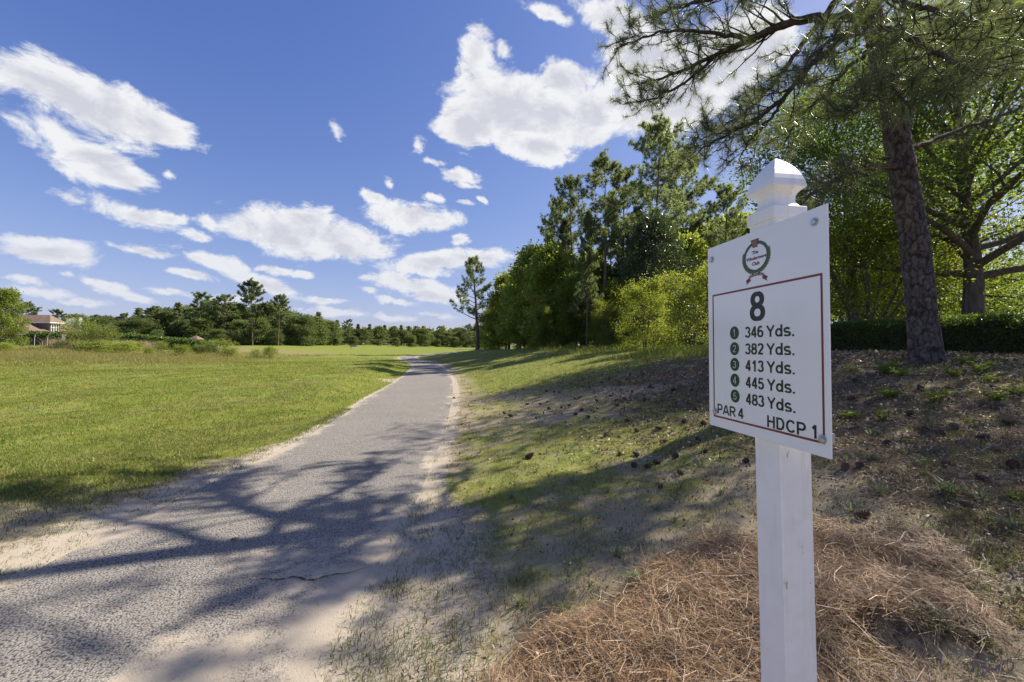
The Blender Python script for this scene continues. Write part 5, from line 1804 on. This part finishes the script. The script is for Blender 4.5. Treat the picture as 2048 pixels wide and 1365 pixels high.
def tuft_mesh(rg, n=26, L=.16, w=.007, spread=.8):
    g = Geo()
    for k in range(n):
        a = rg.uniform(0, 6.283)
        e = rg.uniform(.35, 1.3)
        l_ = L * rg.uniform(.6, 1.2)
        d = np.array([math.cos(a) * math.cos(e), math.sin(a) * math.cos(e), math.sin(e)])
        sd = np.array([-math.sin(a), math.cos(a), 0]) * w * .5
        p0 = d * .0
        p1 = d * l_ * .55
        p2 = d * l_ * .85 + np.array([math.cos(a), math.sin(a), -.5]) * l_ * .22
        c_ = rg.uniform(.7, 1.25)
        g.add([p0 - sd, p0 + sd, p1 + sd, p1 - sd, p2], [(0, 1, 2, 3)], [(3, 2, 4)], (c_ * rg.uniform(.9, 1.2), c_, c_))
    return g


def fern_mesh(rg, n=8, L=.17):
    g = Geo()
    for k in range(n):
        a = k / n * 6.283 + rg.uniform(-.3, .3)
        e = rg.uniform(.7, 1.35)
        l_ = L * rg.uniform(.7, 1.15)
        d = np.array([math.cos(a) * math.cos(e), math.sin(a) * math.cos(e), math.sin(e)])
        out_ = np.array([math.cos(a), math.sin(a), 0])
        pts = [d * l_ * s_ + (out_ * .2 - np.array([0, 0, .2])) * l_ * s_ * s_ for s_ in np.linspace(0, 1, 7)]
        g.tube(pts, .0025, 3, (.8, .8, .5), False)
        C, A = [], []
        for s_ in range(1, 7):
            for sg in (-1, 1, -1, 1):
                C.append(pts[s_] + rg.normal(0, .006, 3))
                A.append(np.array([-math.sin(a), math.cos(a), 0]) * sg + out_ * .5 + np.array([0, 0, .15]))
        leaf_geo(g, np.array(C), np.array(A), .045, .45, rg, .3)
    return g


wr = np.random.default_rng(91)
tufts = [tuft_mesh(np.random.default_rng(400 + k)) for k in range(4)]
ferns = [fern_mesh(np.random.default_rng(410 + k)) for k in range(3)]
first_mesh = {}


def put_plant(kind, v, px, py, s, label, cat, group=None):
    key = (kind, v)
    if key not in first_mesh:
        gmesh, mat = (tufts[v], M_tuft) if kind == 'grass_tuft' else (ferns[v], M_weed)
        o = gmesh.build(kind, mat)
        first_mesh[key] = o
    else:
        o = first_mesh[key].copy()
        col.objects.link(o)
        if 'group' in o.keys():
            del o['group']
    p_ = ground_at(px, py)
    o.location = (p_[0], p_[1], p_[2] - .005)
    o.rotation_euler = (0, 0, wr.uniform(0, 6.28))
    o.scale = (s, s, s)
    tag(o, label, cat, group)


for k, (px, py, s, lab) in enumerate([
        (1770, 748, 1.25, 'bright yellow green feathery weed just left of the pine trunk foot'), (1800, 752, 1.0, 'darker feathery weed touching the pine trunk foot'), (1932, 728, 1.0, 'upright pale green weed right of the pine trunk by the hedge'),
        (1962, 748, 1.1, 'spreading pale weed in front of the hedge, right of the pine'), (1910, 752, .8, 'small weed close to the right of the pine trunk'), (1778, 795, 1.0, 'green feathery weed on bare litter left of the trunk line'),
        (1870, 805, 1.0, 'green feathery weed in the litter below the pine trunk'), (1990, 800, .9, 'round pale weed in the litter near the right edge'), (1697, 835, .75, 'lime leafed seedling right of the sign board edge'),
        (1765, 840, .7, 'yellow leaved sprig in the litter right of the sign'), (2028, 790, .9, 'green sprig at the right edge of the litter'), (1985, 765, .8, 'low weed before the hedge near the right edge'), (1705, 745, .8, 'grey green weed by the hedge right of the sign board'), (2030, 1000, .45, 'bright yellow leafed sprout at the right edge above the straw')]):
    put_plant('leafy_weed', k % 3, px, py, s, lab, 'weed')
for k, (px, py) in enumerate([(960, 905), (1040, 925), (1070, 945), (1020, 995), (1140, 905), (1195, 905), (1145, 965), (1230, 1115), (1395, 1125), (1045, 1205), (1130, 1220), (1285, 1165), (1360, 975), (1440, 990), (1310, 1020), (1270, 1155),
                              (960, 840), (1105, 855), (1255, 965), (1400, 930), (1215, 985), (1160, 1040), (1310, 905), (930, 835), (1000, 790), (1150, 770), (1345, 1045), (1450, 1085)]):
    put_plant('grass_tuft', k % 4, px, py, wr.uniform(.5, .85), 'spiky grey green grass tuft on the sandy bank left of the post', 'grass tuft', 'grass tufts on the bank left of the post')
for k, (px, py) in enumerate([(1690, 925), (1745, 920), (1810, 905), (1880, 985), (1900, 990), (1760, 985), (1700, 1025), (1830, 1060), (1960, 1000), (1740, 870), (1940, 1180), (1890, 1270), (1860, 1250), (1960, 1290), (2020, 1060), (1850, 930)]):
    put_plant('grass_tuft', k % 4, px, py, wr.uniform(.55, 1.0), 'spiky green grass tuft in the litter and straw right of the post', 'grass tuft', 'grass tufts right of the post')
